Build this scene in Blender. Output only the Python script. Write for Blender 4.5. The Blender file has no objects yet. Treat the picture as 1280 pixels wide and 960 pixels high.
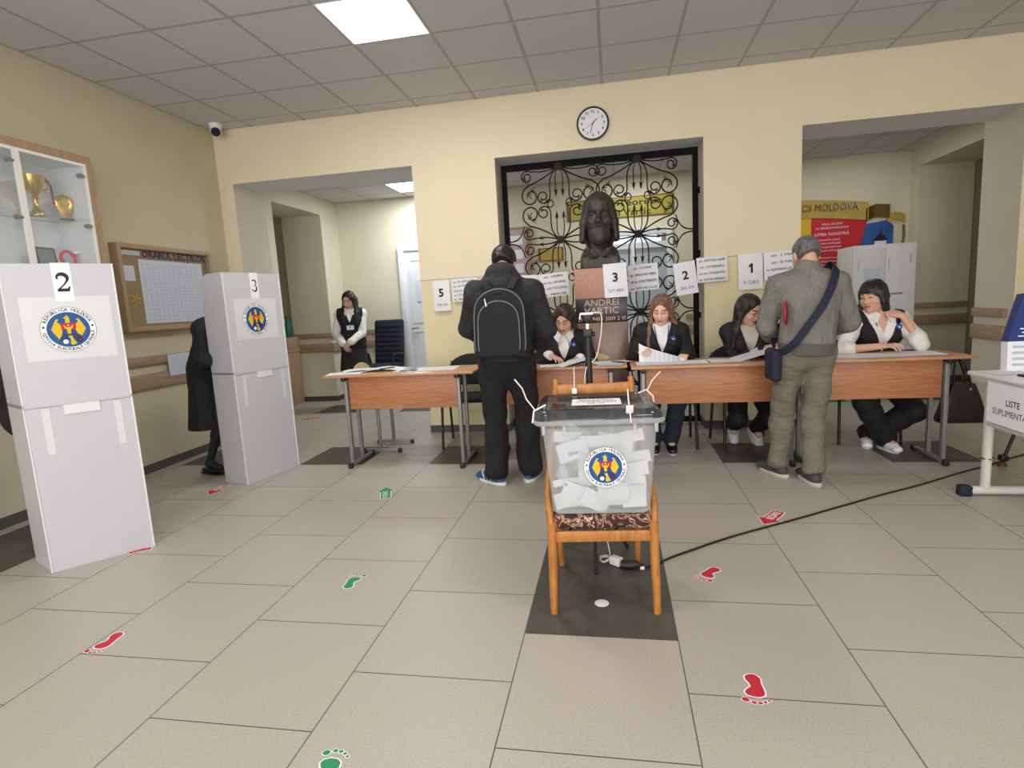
import bpy, bmesh, math, random
import numpy as np
from mathutils import Vector, Matrix, Euler
random.seed(7)
SC = bpy.context.scene
COL = SC.collection
PI = math.pi
V = Vector

# ------------------------------------------------------------------ materials
def lin(c):
    r = []
    for v in c[:3]:
        v /= 255.0
        r.append(v / 12.92 if v <= .04045 else ((v + .055) / 1.055) ** 2.4)
    return (*r, 1.0)

MATS = {}
def mat(name, col, rough=.55, metal=0.0, nz=None, bump=None, emit=0, alpha=None, spec=.5, stretch=None, coat=0, sheen=0):
    m = bpy.data.materials.new(name); m.use_nodes = True
    nt = m.node_tree; N = nt.nodes; L = nt.links
    b = N['Principled BSDF']
    b.inputs['Base Color'].default_value = lin(col)
    b.inputs['Roughness'].default_value = rough
    b.inputs['Metallic'].default_value = metal
    b.inputs['Specular IOR Level'].default_value = spec
    b.inputs['Coat Weight'].default_value = coat
    b.inputs['Sheen Weight'].default_value = sheen
    tc = N.new('ShaderNodeTexCoord'); mp = N.new('ShaderNodeMapping')
    L.new(tc.outputs['Object'], mp.inputs['Vector'])
    if stretch: mp.inputs['Scale'].default_value = stretch
    if nz:
        t = N.new('ShaderNodeTexNoise'); t.inputs['Scale'].default_value = nz[0]; t.inputs['Detail'].default_value = 5
        L.new(mp.outputs[0], t.inputs['Vector'])
        r = N.new('ShaderNodeValToRGB')
        a = nz[1]
        c = lin(col)
        r.color_ramp.elements[0].position = .3; r.color_ramp.elements[1].position = .7
        r.color_ramp.elements[0].color = tuple(x * (1 - a) for x in c[:3]) + (1,)
        r.color_ramp.elements[1].color = tuple(min(1, x * (1 + a)) for x in c[:3]) + (1,)
        L.new(t.outputs['Fac'], r.inputs['Fac']); L.new(r.outputs['Color'], b.inputs['Base Color'])
    if bump:
        t2 = N.new('ShaderNodeTexNoise'); t2.inputs['Scale'].default_value = bump[0]; t2.inputs['Detail'].default_value = 4
        L.new(mp.outputs[0], t2.inputs['Vector'])
        bp = N.new('ShaderNodeBump'); bp.inputs['Strength'].default_value = bump[1]; bp.inputs['Distance'].default_value = bump[2] if len(bump) > 2 else .01
        L.new(t2.outputs['Fac'], bp.inputs['Height']); L.new(bp.outputs[0], b.inputs['Normal'])
    if emit:
        b.inputs['Emission Color'].default_value = lin(col); b.inputs['Emission Strength'].default_value = emit
    if alpha is not None:
        b.inputs['Alpha'].default_value = alpha
    MATS[name] = m
    return m

def wood(name, c1, c2, scale=(1, 1, 1), rough=.45, rings=6):
    m = bpy.data.materials.new(name); m.use_nodes = True
    nt = m.node_tree; N = nt.nodes; L = nt.links; b = N['Principled BSDF']
    tc = N.new('ShaderNodeTexCoord'); mp = N.new('ShaderNodeMapping'); mp.inputs['Scale'].default_value = scale
    L.new(tc.outputs['Object'], mp.inputs['Vector'])
    n1 = N.new('ShaderNodeTexNoise'); n1.inputs['Scale'].default_value = rings; n1.inputs['Detail'].default_value = 8; n1.inputs['Distortion'].default_value = .8
    L.new(mp.outputs[0], n1.inputs['Vector'])
    r = N.new('ShaderNodeValToRGB'); r.color_ramp.elements[0].position = .35; r.color_ramp.elements[1].position = .68
    r.color_ramp.elements[0].color = lin(c1); r.color_ramp.elements[1].color = lin(c2)
    L.new(n1.outputs['Fac'], r.inputs['Fac']); L.new(r.outputs[0], b.inputs['Base Color'])
    b.inputs['Roughness'].default_value = rough
    MATS[name] = m
    return m

def vcol(name, rough=.5, sss=0):
    m = bpy.data.materials.new(name); m.use_nodes = True
    nt = m.node_tree; b = nt.nodes['Principled BSDF']
    a = nt.nodes.new('ShaderNodeAttribute'); a.attribute_name = 'Col'
    nt.links.new(a.outputs['Color'], b.inputs['Base Color'])
    b.inputs['Roughness'].default_value = rough
    b.inputs['Specular IOR Level'].default_value = .3
    MATS[name] = m
    return m

def clear(name, col, fac, rough=.15, spec=.5):
    """see-through plastic or glass: part transparent, part body"""
    m = bpy.data.materials.new(name); m.use_nodes = True
    nt = m.node_tree; N = nt.nodes; L = nt.links
    b = N['Principled BSDF']; b.inputs['Base Color'].default_value = lin(col); b.inputs['Roughness'].default_value = rough
    t = N.new('ShaderNodeBsdfTransparent'); t.inputs[0].default_value = (1, 1, 1, 1)
    mx = N.new('ShaderNodeMixShader'); mx.inputs[0].default_value = fac
    L.new(t.outputs[0], mx.inputs[1]); L.new(b.outputs[0], mx.inputs[2])
    L.new(mx.outputs[0], N['Material Output'].inputs['Surface'])
    MATS[name] = m
    return m

# ------------------------------------------------------------------ mesh builder
def frame(o, x, y):
    x = V(x).normalized(); y = V(y); z = x.cross(y).normalized(); y = z.cross(x)
    return Matrix(((x.x, y.x, z.x, o[0]), (x.y, y.y, z.y, o[1]), (x.z, y.z, z.z, o[2]), (0, 0, 0, 1)))

def rotz(a): return Matrix.Rotation(math.radians(a), 4, 'Z')

_TC = {}
def text_geo(s, bold=0.0):
    if 'M' in s or 'W' in s: bold = 0.0
    elif 'N' in s: bold = min(bold, .006)
    k = (s, bold)
    if k in _TC: return _TC[k]
    def raw(s, al):
        c = bpy.data.curves.new('lettering', 'FONT'); c.body = s; c.size = 1.0; c.align_x = al; c.align_y = 'CENTER'
        c.offset = bold; c.resolution_u = 2
        o = bpy.data.objects.new('lettering', c); COL.objects.link(o)
        dg = bpy.context.evaluated_depsgraph_get(); e = o.evaluated_get(dg); me = e.to_mesh()
        vs = [tuple(v.co) for v in me.vertices]; fs = [tuple(p.vertices) for p in me.polygons]
        e.to_mesh_clear(); bpy.data.objects.remove(o); bpy.data.curves.remove(c)
        return vs, fs
    vs, fs = raw(s, 'LEFT')
    if '1' in s and vs:                                   # give the plain bar of the numeral 1 its flag
        top = max(v[1] for v in raw('1', 'LEFT')[0]); b1 = raw('1', 'LEFT')[0]; w1 = max(v[0] for v in b1) - min(v[0] for v in b1)
        for i, ch in enumerate(s):
            if ch == '1':
                x1 = max(v[0] for v in raw(s[:i + 1], 'LEFT')[0]); x0 = x1 - w1; n = len(vs)
                vs += [(x0 + w1 * .3, top, 0), (x0 - .15, top - .16, 0), (x0 - .15, top - .16 - w1 * 1.0, 0), (x0 + w1 * .3, top - .05 - w1 * 1.0, 0)]; fs.append((n, n + 1, n + 2, n + 3))
    _TC[k] = (vs, fs)
    return _TC[k]
    c = bpy.data.curves.new('lettering', 'FONT'); c.body = s; c.size = 1.0; c.align_x = 'CENTER'; c.align_y = 'CENTER'
    c.offset = bold; c.resolution_u = 2
    o = bpy.data.objects.new('lettering', c); COL.objects.link(o)
    dg = bpy.context.evaluated_depsgraph_get(); e = o.evaluated_get(dg); me = e.to_mesh()
    vs = [tuple(v.co) for v in me.vertices]; fs = [tuple(p.vertices) for p in me.polygons]
    e.to_mesh_clear(); bpy.data.objects.remove(o); bpy.data.curves.remove(c)
    _TC[k] = (vs, fs)
    return _TC[k]

class MB:
    def __init__(s): s.v = []; s.f = []; s.m = []
    def add(s, vs, fs, mi=0, M=None):
        n = len(s.v)
        s.v += [tuple(M @ V(p)) for p in vs] if M is not None else [tuple(p) for p in vs]
        s.f += [tuple(i + n for i in f) for f in fs]
        s.m += [mi] * len(fs)
        return s
    def box(s, lo, hi, mi=0, M=None, bev=0, seg=2):
        bm = bmesh.new(); bmesh.ops.create_cube(bm, size=1)
        sz = [hi[i] - lo[i] for i in range(3)]; c = [(hi[i] + lo[i]) / 2 for i in range(3)]
        for v in bm.verts: v.co = V((v.co[i] * sz[i] + c[i] for i in range(3)))
        if bev: bmesh.ops.bevel(bm, geom=bm.edges[:], offset=min(bev, min(map(abs, sz)) * .49), segments=seg, profile=.5, affect='EDGES')
        s.bm(bm, mi, M); return s
    def bm(s, bm, mi=0, M=None):
        bm.verts.ensure_lookup_table(); bm.verts.index_update()
        s.add([v.co.copy() for v in bm.verts], [[v.index for v in f.verts] for f in bm.faces], mi, M); bm.free()
    def prism(s, poly, z0, z1, mi=0, M=None, bev=0, seg=2, side=None):
        """polygon (x,y) extruded from z0 to z1"""
        if bev:
            bm = bmesh.new(); a = [bm.verts.new((p[0], p[1], z0)) for p in poly]; f = bm.faces.new(a)
            r = bmesh.ops.extrude_face_region(bm, geom=[f])
            for e in r['geom']:
                if isinstance(e, bmesh.types.BMVert): e.co.z = z1
            bmesh.ops.recalc_face_normals(bm, faces=bm.faces[:])
            ed = [e for e in bm.edges if abs(e.verts[0].co.z - e.verts[1].co.z) < 1e-6]
            bmesh.ops.bevel(bm, geom=ed, offset=bev, segments=seg, profile=.5, affect='EDGES')
            s.bm(bm, mi, M); return s
        n = len(poly); ar = sum(poly[i][0] * poly[(i + 1) % n][1] - poly[(i + 1) % n][0] * poly[i][1] for i in range(n))
        if ar < 0: poly = poly[::-1]
        vs = [(p[0], p[1], z0) for p in poly] + [(p[0], p[1], z1) for p in poly]
        s.add(vs, [tuple(range(n, 2 * n)), tuple(range(n - 1, -1, -1))], mi, M)
        s.add(vs, [(i, (i + 1) % n, n + (i + 1) % n, n + i) for i in range(n)], mi if side is None else side, M)
        return s
    def flat(s, poly, z=0, mi=0, M=None):
        n = len(poly); ar = sum(poly[i][0] * poly[(i + 1) % n][1] - poly[(i + 1) % n][0] * poly[i][1] for i in range(n))
        if ar < 0: poly = poly[::-1]
        return s.add([(p[0], p[1], z) for p in poly], [tuple(range(n))], mi, M)
    def disc(s, c, r, z=0, mi=0, M=None, n=32, ry=None):
        return s.flat([(c[0] + r * math.cos(2 * PI * i / n), c[1] + (ry or r) * math.sin(2 * PI * i / n)) for i in range(n)], z, mi, M)
    def tube(s, pts, r, n=8, mi=0, M=None, closed=False, caps=True, flat=None):
        pts = [V(p) for p in pts]; N = len(pts)
        rr = r if isinstance(r, (list, tuple)) else [r] * N
        T = []
        for i in range(N):
            a = pts[i - 1] if (i > 0 or closed) else pts[i]; b = pts[(i + 1) % N] if (i < N - 1 or closed) else pts[i]
            d = (b - a); T.append(d.normalized() if d.length > 1e-9 else V((0, 0, 1)))
        up = V((0, 0, 1)) if abs(T[0].z) < .9 else V((1, 0, 0))
        if flat is not None: up = V(flat)
        u = (up - T[0] * up.dot(T[0])).normalized(); vs = []
        for i in range(N):
            if flat is not None: u2 = V(flat) - T[i] * V(flat).dot(T[i])
            else: u2 = u - T[i] * u.dot(T[i])
            u = u2.normalized() if u2.length > 1e-6 else u
            w = T[i].cross(u)
            for j in range(n):
                a = 2 * PI * j / n
                if isinstance(rr[i], tuple): vs.append(pts[i] + u * math.cos(a) * rr[i][0] + w * math.sin(a) * rr[i][1])
                else: vs.append(pts[i] + (u * math.cos(a) + w * math.sin(a)) * rr[i])
        fs = []
        for i in range(N if closed else N - 1):
            k = (i + 1) % N
            for j in range(n):
                fs.append((i * n + j, i * n + (j + 1) % n, k * n + (j + 1) % n, k * n + j))
        if caps and not closed:
            fs.append(tuple(range(n - 1, -1, -1))); fs.append(tuple((N - 1) * n + j for j in range(n)))
        return s.add(vs, fs, mi, M)
    def bar(s, a, b, w, d, mi=0, M=None, up=(0, 0, 1), bev=0):
        """square bar from a to b, w across, d along 'up'"""
        a = V(a); b = V(b); x = (b - a); l = x.length; F = frame(a, x, up)
        if abs(x.normalized().dot(V(up))) > .98: F = frame(a, x, (0, 1, 0))
        F = M @ F if M is not None else F
        return s.box((0, -d / 2, -w / 2), (l, d / 2, w / 2), mi, F, bev)
    def lathe(s, prof, n=24, mi=0, M=None):
        vs = []; fs = []
        for r, z in prof:
            for j in range(n): vs.append((r * math.cos(2 * PI * j / n), r * math.sin(2 * PI * j / n), z))
        for i in range(len(prof) - 1):
            for j in range(n): fs.append((i * n + j, i * n + (j + 1) % n, (i + 1) * n + (j + 1) % n, (i + 1) * n + j))
        fs.append(tuple(range(n - 1, -1, -1))); fs.append(tuple((len(prof) - 1) * n + j for j in range(n)))
        return s.add(vs, fs, mi, M)
    def ball(s, c, r, mi=0, M=None, n=12):
        rx, ry, rz = r if isinstance(r, (tuple, list)) else (r, r, r)
        bm = bmesh.new(); bmesh.ops.create_uvsphere(bm, u_segments=n, v_segments=max(6, n // 2 + 2), radius=1)
        for v in bm.verts: v.co = V((v.co.x * rx + c[0], v.co.y * ry + c[1], v.co.z * rz + c[2]))
        s.bm(bm, mi, M); return s
    def text(s, t, size, M, mi=0, bold=0.0, w=None, z=.0006, sx=1.0):
        vs, fs = text_geo(t, bold)
        if not vs: return s
        x0 = min(v[0] for v in vs); x1 = max(v[0] for v in vs)
        k = size * sx
        if w: k = min(size * sx * 9, w / max(1e-6, x1 - x0))
        cx = (x0 + x1) / 2
        return s.add([((v[0] - cx) * k, v[1] * size, z) for v in vs], fs, mi, M)
    def arctext(s, t, R, a0, a1, size, M, mi=0, bold=0.0, z=.0006, inward=False):
        """letters along a circle from angle a0 to a1 (degrees)"""
        n = len(t)
        for i, ch in enumerate(t):
            if ch == ' ': continue
            a = math.radians(a0 + (a1 - a0) * (i + .5) / n)
            rot = a - PI / 2 if not inward else a + PI / 2
            L = Matrix.Translation((R * math.cos(a), R * math.sin(a), 0)) @ Matrix.Rotation(rot, 4, 'Z')
            s.text(ch, size, M @ L, mi, bold, z=z)
        return s
    def build(s, name, mats, parent=None, smooth=None, origin=None, world=False):
        me = bpy.data.meshes.new(name)
        off = V((0, 0, 0))
        if world and parent is not None: off = root_loc(parent)
        if origin is not None: off = V(origin)
        me.from_pydata([(p[0] - off.x, p[1] - off.y, p[2] - off.z) for p in s.v], [], s.f)
        for m in (mats if isinstance(mats, (list, tuple)) else [mats]): me.materials.append(m if not isinstance(m, str) else MATS[m])
        me.polygons.foreach_set('material_index', s.m)
        if smooth is not None:
            me.polygons.foreach_set('use_smooth', [True] * len(me.polygons))
            me.set_sharp_from_angle(angle=math.radians(smooth))
        me.update()
        o = bpy.data.objects.new(name, me); COL.objects.link(o)
        if parent is not None: o.parent = parent
        if origin is not None: o.location = origin
        return o

def root_loc(o):
    l = V((0, 0, 0))
    while o is not None:
        l = l + o.location; o = o.parent
    return l

def tag(o, label=None, cat=None, group=None, kind=None):
    if label: o['label'] = label
    if cat: o['category'] = cat
    if group: o['group'] = group
    if kind: o['kind'] = kind
    return o
def thing(name, label, cat, loc=(0, 0, 0), rz=0, group=None):
    o = bpy.data.objects.new(name, None); COL.objects.link(o); o.empty_display_size = .1
    o.location = loc; o.rotation_euler = (0, 0, math.radians(rz))
    return tag(o, label, cat, group)
def struct(name, mb, mats, smooth=None):
    o = mb.build(name, mats, None, smooth); o['kind'] = 'structure'; return o
def copy_tree(o, parent=None):
    c = o.copy(); COL.objects.link(c); c.parent = parent
    for ch in list(o.children): copy_tree(ch, c)
    return c

# ------------------------------------------------------------------ palette
mat('floor_tile', (172, 166, 157), .40, nz=(120, .09), bump=(90, .05, .002))
mat('floor_tile_dark', (78, 74, 70), .45, nz=(14, .14), bump=(60, .05, .002))
mat('grout', (92, 85, 78), .8)
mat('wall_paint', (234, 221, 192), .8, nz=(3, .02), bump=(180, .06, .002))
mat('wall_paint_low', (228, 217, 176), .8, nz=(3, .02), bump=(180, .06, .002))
mat('wall_shaded_paint', (204, 195, 168), .8, nz=(3, .02), bump=(180, .06, .002))  # darker cream: the side wall's shade is put into the colour
mat('wall_corridor', (222, 217, 194), .8, nz=(3, .02))
mat('soffit_bounce_paint', (226, 227, 232), .8)  # reveal colour whitened, floor bounce on the undersides painted in
mat('reveal_paint', (204, 198, 182), .8, nz=(3, .02))
mat('ceil_tile', (206, 207, 212), .9, nz=(120, .05), bump=(220, .25, .003))
mat('ceil_bar', (172, 172, 176), .6)
mat('led', (245, 250, 255), .5, emit=6)
mat('led_trim', (225, 225, 225), .5)
mat('baseboard', (80, 80, 80), .6)
wood('rail_wood', (150, 124, 98), (178, 152, 124), (3, 1.2, 20), .6, 4)
wood('cab_wood', (158, 128, 102), (182, 152, 124), (3, 20, 1.5), .6, 4)
wood('desk_wood', (170, 110, 74), (194, 134, 94), (1.6, 3, 18), .42, 5)
wood('desk_top', (186, 134, 96), (206, 156, 116), (1.6, 14, 3), .35, 5)
wood('chair_wood', (166, 104, 46), (192, 130, 64), (8, 8, 2), .38, 5)
wood('ply', (212, 176, 124), (226, 194, 146), (2, 10, 2), .4, 4)
mat('paper', (236, 238, 244), .75)
mat('paper_blue', (206, 214, 230), .7)
mat('paper_pink', (196, 168, 176), .7)
mat('ink', (34, 34, 38), .7)
mat('ink_soft', (120, 124, 132), .7)
mat('ink_grey', (186, 191, 202), .7)
mat('coroplast', (198, 199, 206), .38, nz=(40, .015), bump=(6, .06, .01))
mat('coro_edge', (226, 227, 232), .4)
mat('tape', (218, 219, 224), .22)
mat('seam', (164, 163, 166), .7)
mat('steel_gray', (140, 140, 142), .4, .3)
mat('steel_light', (176, 176, 174), .42, .15)
mat('steel_white', (206, 207, 203), .45)
mat('black_plastic', (26, 26, 28), .45)
mat('black_fabric', (30, 30, 33), .85, bump=(250, .2, .002))
mat('black_iron', (26, 22, 21), .6, .2, spec=.3)
mat('frame_iron', (14, 15, 18), .75, 0, spec=.15)
mat('copper_iron', (66, 50, 45), .5, .4)
mat('bronze', (66, 61, 57), .48, .3, nz=(9, .35), bump=(45, .3, .01))
mat('granite', (186, 138, 118), .5, nz=(55, .16))
mat('granite_dark', (128, 98, 86), .3, nz=(55, .14))
mat('plate_black', (40, 38, 38), .3)
mat('plate_letter', (196, 160, 136), .4)
mat('white_plastic', (238, 238, 236), .4)
mat('white_door', (222, 226, 232), .5)
mat('pale_glass', (178, 190, 202), .25)
mat('gold', (212, 172, 84), .22, .9)
mat('gold_dark', (110, 88, 44), .4, .6)
mat('gold_flat', (186, 160, 74), .5, nz=(4, .12))
mat('yellow', (222, 186, 20), .6)
mat('yellow_sign', (176, 166, 62), .5, nz=(3, .12))
mat('red', (198, 28, 46), .6)
mat('red_sticker', (190, 36, 52), .55)
mat('green_sticker', (28, 138, 88), .55)
mat('blue', (10, 80, 150), .5)
mat('blue_dark', (34, 52, 120), .5)
mat('blue_sky', (42, 92, 164), .5, nz=(5, .3))
mat('navy', (24, 28, 52), .75, bump=(200, .2, .002))
mat('maroon', (92, 26, 36), .5)
mat('purple_ink', (58, 34, 82), .6)
mat('cork', (150, 128, 98), .8, nz=(60, .1))
mat('board_frame', (168, 144, 114), .55)
mat('teal', (28, 98, 96), .2)
mat('grey_metal', (216, 218, 222), .45, nz=(6, .02))
mat('skin_dark_line', (60, 40, 36), .6)
mat('cable_black', (28, 26, 30), .5)
mat('cable_white', (226, 224, 220), .5)
clear('glass', (225, 235, 232), .09, .05)
clear('box_plastic', (212, 217, 220), .40, .2)
clear('lid_plastic', (50, 55, 60), .80, .12)
clear('bottle_glass', (40, 120, 112), .8, .1)
# ------------------------------------------------------------------ seat fabric with a swirling brown and cream pattern
def seat_fabric():
    m = bpy.data.materials.new('seat_fabric'); m.use_nodes = True
    nt = m.node_tree; N = nt.nodes; L = nt.links; b = N['Principled BSDF']
    tc = N.new('ShaderNodeTexCoord')
    w = N.new('ShaderNodeTexNoise'); w.inputs['Scale'].default_value = 11; w.inputs['Detail'].default_value = 2; w.inputs['Distortion'].default_value = 2.2
    L.new(tc.outputs['Object'], w.inputs['Vector'])
    r = N.new('ShaderNodeValToRGB'); r.color_ramp.interpolation = 'CONSTANT'
    e = r.color_ramp.elements; e[0].position = 0; e[0].color = lin((58, 28, 26)); e[1].position = .45; e[1].color = lin((176, 140, 116))
    for p, c in ((.5, (84, 38, 34)), (.56, (200, 168, 142)), (.6, (66, 30, 30))):
        x = e.new(p); x.color = lin(c)
    L.new(w.outputs['Fac'], r.inputs['Fac']); L.new(r.outputs[0], b.inputs['Base Color']); b.inputs['Roughness'].default_value = .8
    MATS['seat_fabric'] = m
seat_fabric()

# ------------------------------------------------------------------ room shell
T = .6; OX = .2113; OY = 2.0931
XL = -4.11; YB = 5.69; HC = 3.29
mb = MB(); g = .002
dark = set()
for k in range(-9, 12):
    par = (k + 1) % 2
    for j in range(-10, 12):
        y0 = OY + T * j + .3 * par; x0 = OX + T * (k - 6)
        v = 2 * j + par; mi = 0
        if (k in (5, -1) and v in (0, 2)) or (k % 2 == 1 and v == 8) or (k % 2 == 1 and v == 16): mi = 1
        mb.flat([(x0 + g, y0 + g), (x0 + T - g, y0 + g), (x0 + T - g, y0 + T - g), (x0 + g, y0 + T - g)], 0, mi)
mb.flat([(-6.6, -4.2), (6.2, -4.2), (6.2, 9), (-6.6, 9)], -.0015, 2)
struct('floor', mb, ['floor_tile', 'floor_tile_dark', 'grout'])

def ceiling(name, x0, x1, y0, y1, z, cx, cy, skip=()):
    mb = MB(); b = .012
    i0 = math.floor((x0 - cx) / .6) - 1; i1 = math.ceil((x1 - cx) / .6) + 1
    j0 = math.floor((y0 - cy) / .6) - 1; j1 = math.ceil((y1 - cy) / .6) + 1
    for i in range(i0, i1):
        for j in range(j0, j1):
            a, c = max(x0, cx + i * .6), min(x1, cx + i * .6 + .6); d, e = max(y0, cy + j * .6), min(y1, cy + j * .6 + .6)
            if c - a < .03 or e - d < .03 or (i, j) in skip: continue
            mb.add([(a + b, d + b, z), (a + b, e - b, z), (c - b, e - b, z), (c - b, d + b, z)], [(0, 1, 2, 3)], 0)
    for i in range(i0, i1 + 1):
        X = cx + i * .6
        if x0 <= X <= x1: mb.box((X - b, y0, z - .002), (X + b, y1, z + .03), 1)
    for j in range(j0, j1 + 1):
        Y = cy + j * .6
        if y0 <= Y <= y1: mb.box((x0, Y - b * .75, z - .001), (x1, Y + b * .75, z + .03), 1)
    mb.box((x0, y0, z + .03), (x1, y1, z + .06), 1)
    return struct(name, mb, ['ceil_tile', 'ceil_bar'])
CX = -.0386; CY = 5.4852
ceiling('ceiling', XL, 5.0, -4.0, YB, HC, CX, CY, skip={(-3, -3)})
ceiling('ceiling_corridor', -6.5, 6.1, YB + .55, 8.4, 2.975, -2.94, 7.44, skip={(0, 0)})

def led(name, label, x0, y0, z):
    t = thing(name, label, 'ceiling light', (x0 + .3, y0 + .3, z), group='square ceiling lights')
    MB().box((-.288, -.288, -.001), (.288, .288, .012)).build('light_panel', 'led', t)
    m = MB()
    for a, b in (((-.3, -.3), (.3, -.288)), ((-.3, .288), (.3, .3)), ((-.3, -.288), (-.288, .288)), ((.288, -.288), (.3, .288))):
        m.box((a[0], a[1], -.004), (b[0], b[1], .014))
    m.build('trim_frame', 'led_trim', t)
led('ceiling_light', 'large bright square light panel in the hall ceiling', CX - 1.8, CY - 1.8, HC)
led('ceiling_light', 'small bright square light panel seen through the left opening', -2.94, 7.44, 2.975)

# walls
TB = .55                                             # thickness of the pierced wall
OPEN = ((-3.943, -1.942, 2.737), (-1.092, .862, 2.73), (1.706, 3.45, 2.737))
ZS = 1.605                                           # paint border at the height of the hanging string
def wall_seg(mb, x0, x1, z0, z1, mi):
    mb.add([(x0, YB, z0), (x1, YB, z0), (x1, YB, z1), (x0, YB, z1)], [(0, 1, 2, 3)], mi)
    mb.add([(x0, YB + TB, z0), (x1, YB + TB, z0), (x1, YB + TB, z1), (x0, YB + TB, z1)], [(3, 2, 1, 0)], 2)
mb = MB(); xs = XL - .02
for a, b, h in OPEN + ((5.0, 5.0, 0),):
    wall_seg(mb, xs, a, 0, ZS, 1); wall_seg(mb, xs, a, ZS, h if h else HC + .05, 0)
    if h:
        wall_seg(mb, xs, b, h, HC + .05, 0) if False else None
        wall_seg(mb, a, b, h, HC + .05, 0); wall_seg(mb, xs, a, h, HC + .05, 0)
        mb.add([(a, YB, 0), (a, YB + TB, 0), (a, YB + TB, h), (a, YB, h)], [(3, 2, 1, 0)], 2)
        mb.add([(b, YB, 0), (b, YB + TB, 0), (b, YB + TB, h), (b, YB, h)], [(0, 1, 2, 3)], 2)
        mb.add([(a, YB, h), (b, YB, h), (b, YB + TB, h), (a, YB + TB, h)], [(3, 2, 1, 0)], 3)
    xs = b
struct('wall_back', mb, ['wall_paint', 'wall_paint_low', 'reveal_paint', 'soffit_bounce_paint'])
struct('wall_left', MB().box((XL - .1, -4.0, 0), (XL, YB, HC + .05)), ['wall_shaded_paint'])
struct('wall_right', MB().box((5.0, -4.0, 0), (5.1, YB + .1, HC + .05)), ['wall_shaded_paint'])
# wall behind the camera with broad windows
mb = MB(); YR = -4.0
WIN = ((-3.4, -1.5), (-.95, .95), (1.5, 3.6))
xs = XL
for a, b in WIN + ((5.0, 5.0),):
    mb.box((xs, YR - .2, 0), (a, YR, HC + .05)); 
    if b > a: mb.box((a, YR - .2, 0), (b, YR, .5)); mb.box((a, YR - .2, 2.9), (b, YR, HC + .05))
    xs = b
struct('wall_rear', mb, ['wall_shaded_paint'])
# corridor behind
YC = 8.4; XC = -4.13
mb = MB()
mb.box((XC - .6, YC, 0), (.0 - .23, YC + .1, 3.1)); mb.box((.85, YC, 0), (6.1, YC + .1, 3.1)); mb.box((-.23, YC, 2.25), (.85, YC + .1, 3.1))
struct('wall_corridor_back', mb, ['wall_corridor'])
mb = MB()
mb.box((XC - .62, 7.88, 0), (XC, YC, 3.1)); mb.box((XC - .62, YB + TB, 0), (XC, 6.67, 3.1)); mb.box((XC - .62, 6.67, 2.735), (XC, 7.88, 3.1))
mb.box((-6.6, YB + TB, 0), (-6.5, YC + .1, 3.1)); mb.box((-6.5, YC, 0), (XC - .6, YC + .1, 3.1)); mb.box((-6.5, YB + TB - .1, 0), (XC - .2, YB + TB, 3.1))
struct('wall_corridor_left', mb, ['wall_corridor'])
mb = MB(); XRC = 3.83
mb.box((XRC, 8.19, 0), (XRC + .62, YC, 3.1)); mb.box((XRC, YB + TB, 0), (XRC + .62, 6.75, 3.1)); mb.box((XRC, 6.75, 2.735), (XRC + .62, 8.19, 3.1))
mb.box((6.1, YB + TB, 0), (6.2, YC + .1, 3.1)); mb.box((XRC + .2, YB + TB - .1, 0), (6.1, YB + TB, 3.1))
struct('wall_corridor_right', mb, ['wall_corridor'])

# baseboards
bh = .075; bt = .012
struct('baseboard_left', MB().box((XL, -4, 0), (XL + bt, YB, bh)), ['baseboard'])
mb = MB()
for a, b in ((XL, -3.943), (-1.942, -1.092), (.862, 1.706)):
    mb.box((a, YB - bt, 0), (b, YB, bh))
for x, sg in ((-3.943, 1), (-1.942, -1), (-1.092, 1), (.862, -1), (1.706, 1), (3.45, -1)):
    mb.box((min(x, x + sg * bt), YB, 0), (max(x, x + sg * bt), YB + TB, bh))
struct('baseboard_back', mb, ['baseboard'])
mb = MB(); mb.box((XC, YC - bt, 0), (-3.2, YC, bh)); mb.box((-2.2, YC - bt, 0), (-.3, YC, bh)); mb.box((.95, YC - bt, 0), (XRC, YC, bh))
mb.box((XC - .6, 7.88 - bt, 0), (XC + bt, 7.88, bh)); mb.box((XC, 7.88, 0), (XC + bt, YC, bh)); mb.box((XRC, 8.19 - bt, 0), (XRC + .6, 8.19, bh))
struct('baseboard_corridor', mb, ['baseboard'])

# wooden rails that run along the walls (two boards)
def rails(name, segs):
    mb = MB()
    for lo, hi in segs:
        for z0, z1, dd in ((.745, .875, .022), (.955, 1.03, .03)):
            mb.box((lo[0], lo[1], z0), (hi[0], hi[1], z1), bev=.003)
    return struct(name, mb, ['rail_wood'], 40)
rails('trim_1', [((XL, 2.0), (XL + .028, YB - .001))])
rails('trim_2', [((XC - .62, 7.852), (XC + .03, 7.879)), ((XC, 7.88), (XC + .028, YC - .001)), ((XC, YC - .028), (-3.21, YC - .001)), ((-2.2, YC - .028), (-.3, YC - .001)), ((1.02, YC - .028), (XRC, YC - .001))])
rails('trim_3', [((3.422, YB + .08), (3.449, YB + TB)), ((XRC, 8.162), (XRC + .62, 8.189)), ((XRC - .028, 8.19), (XRC - .001, YC))])

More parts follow.
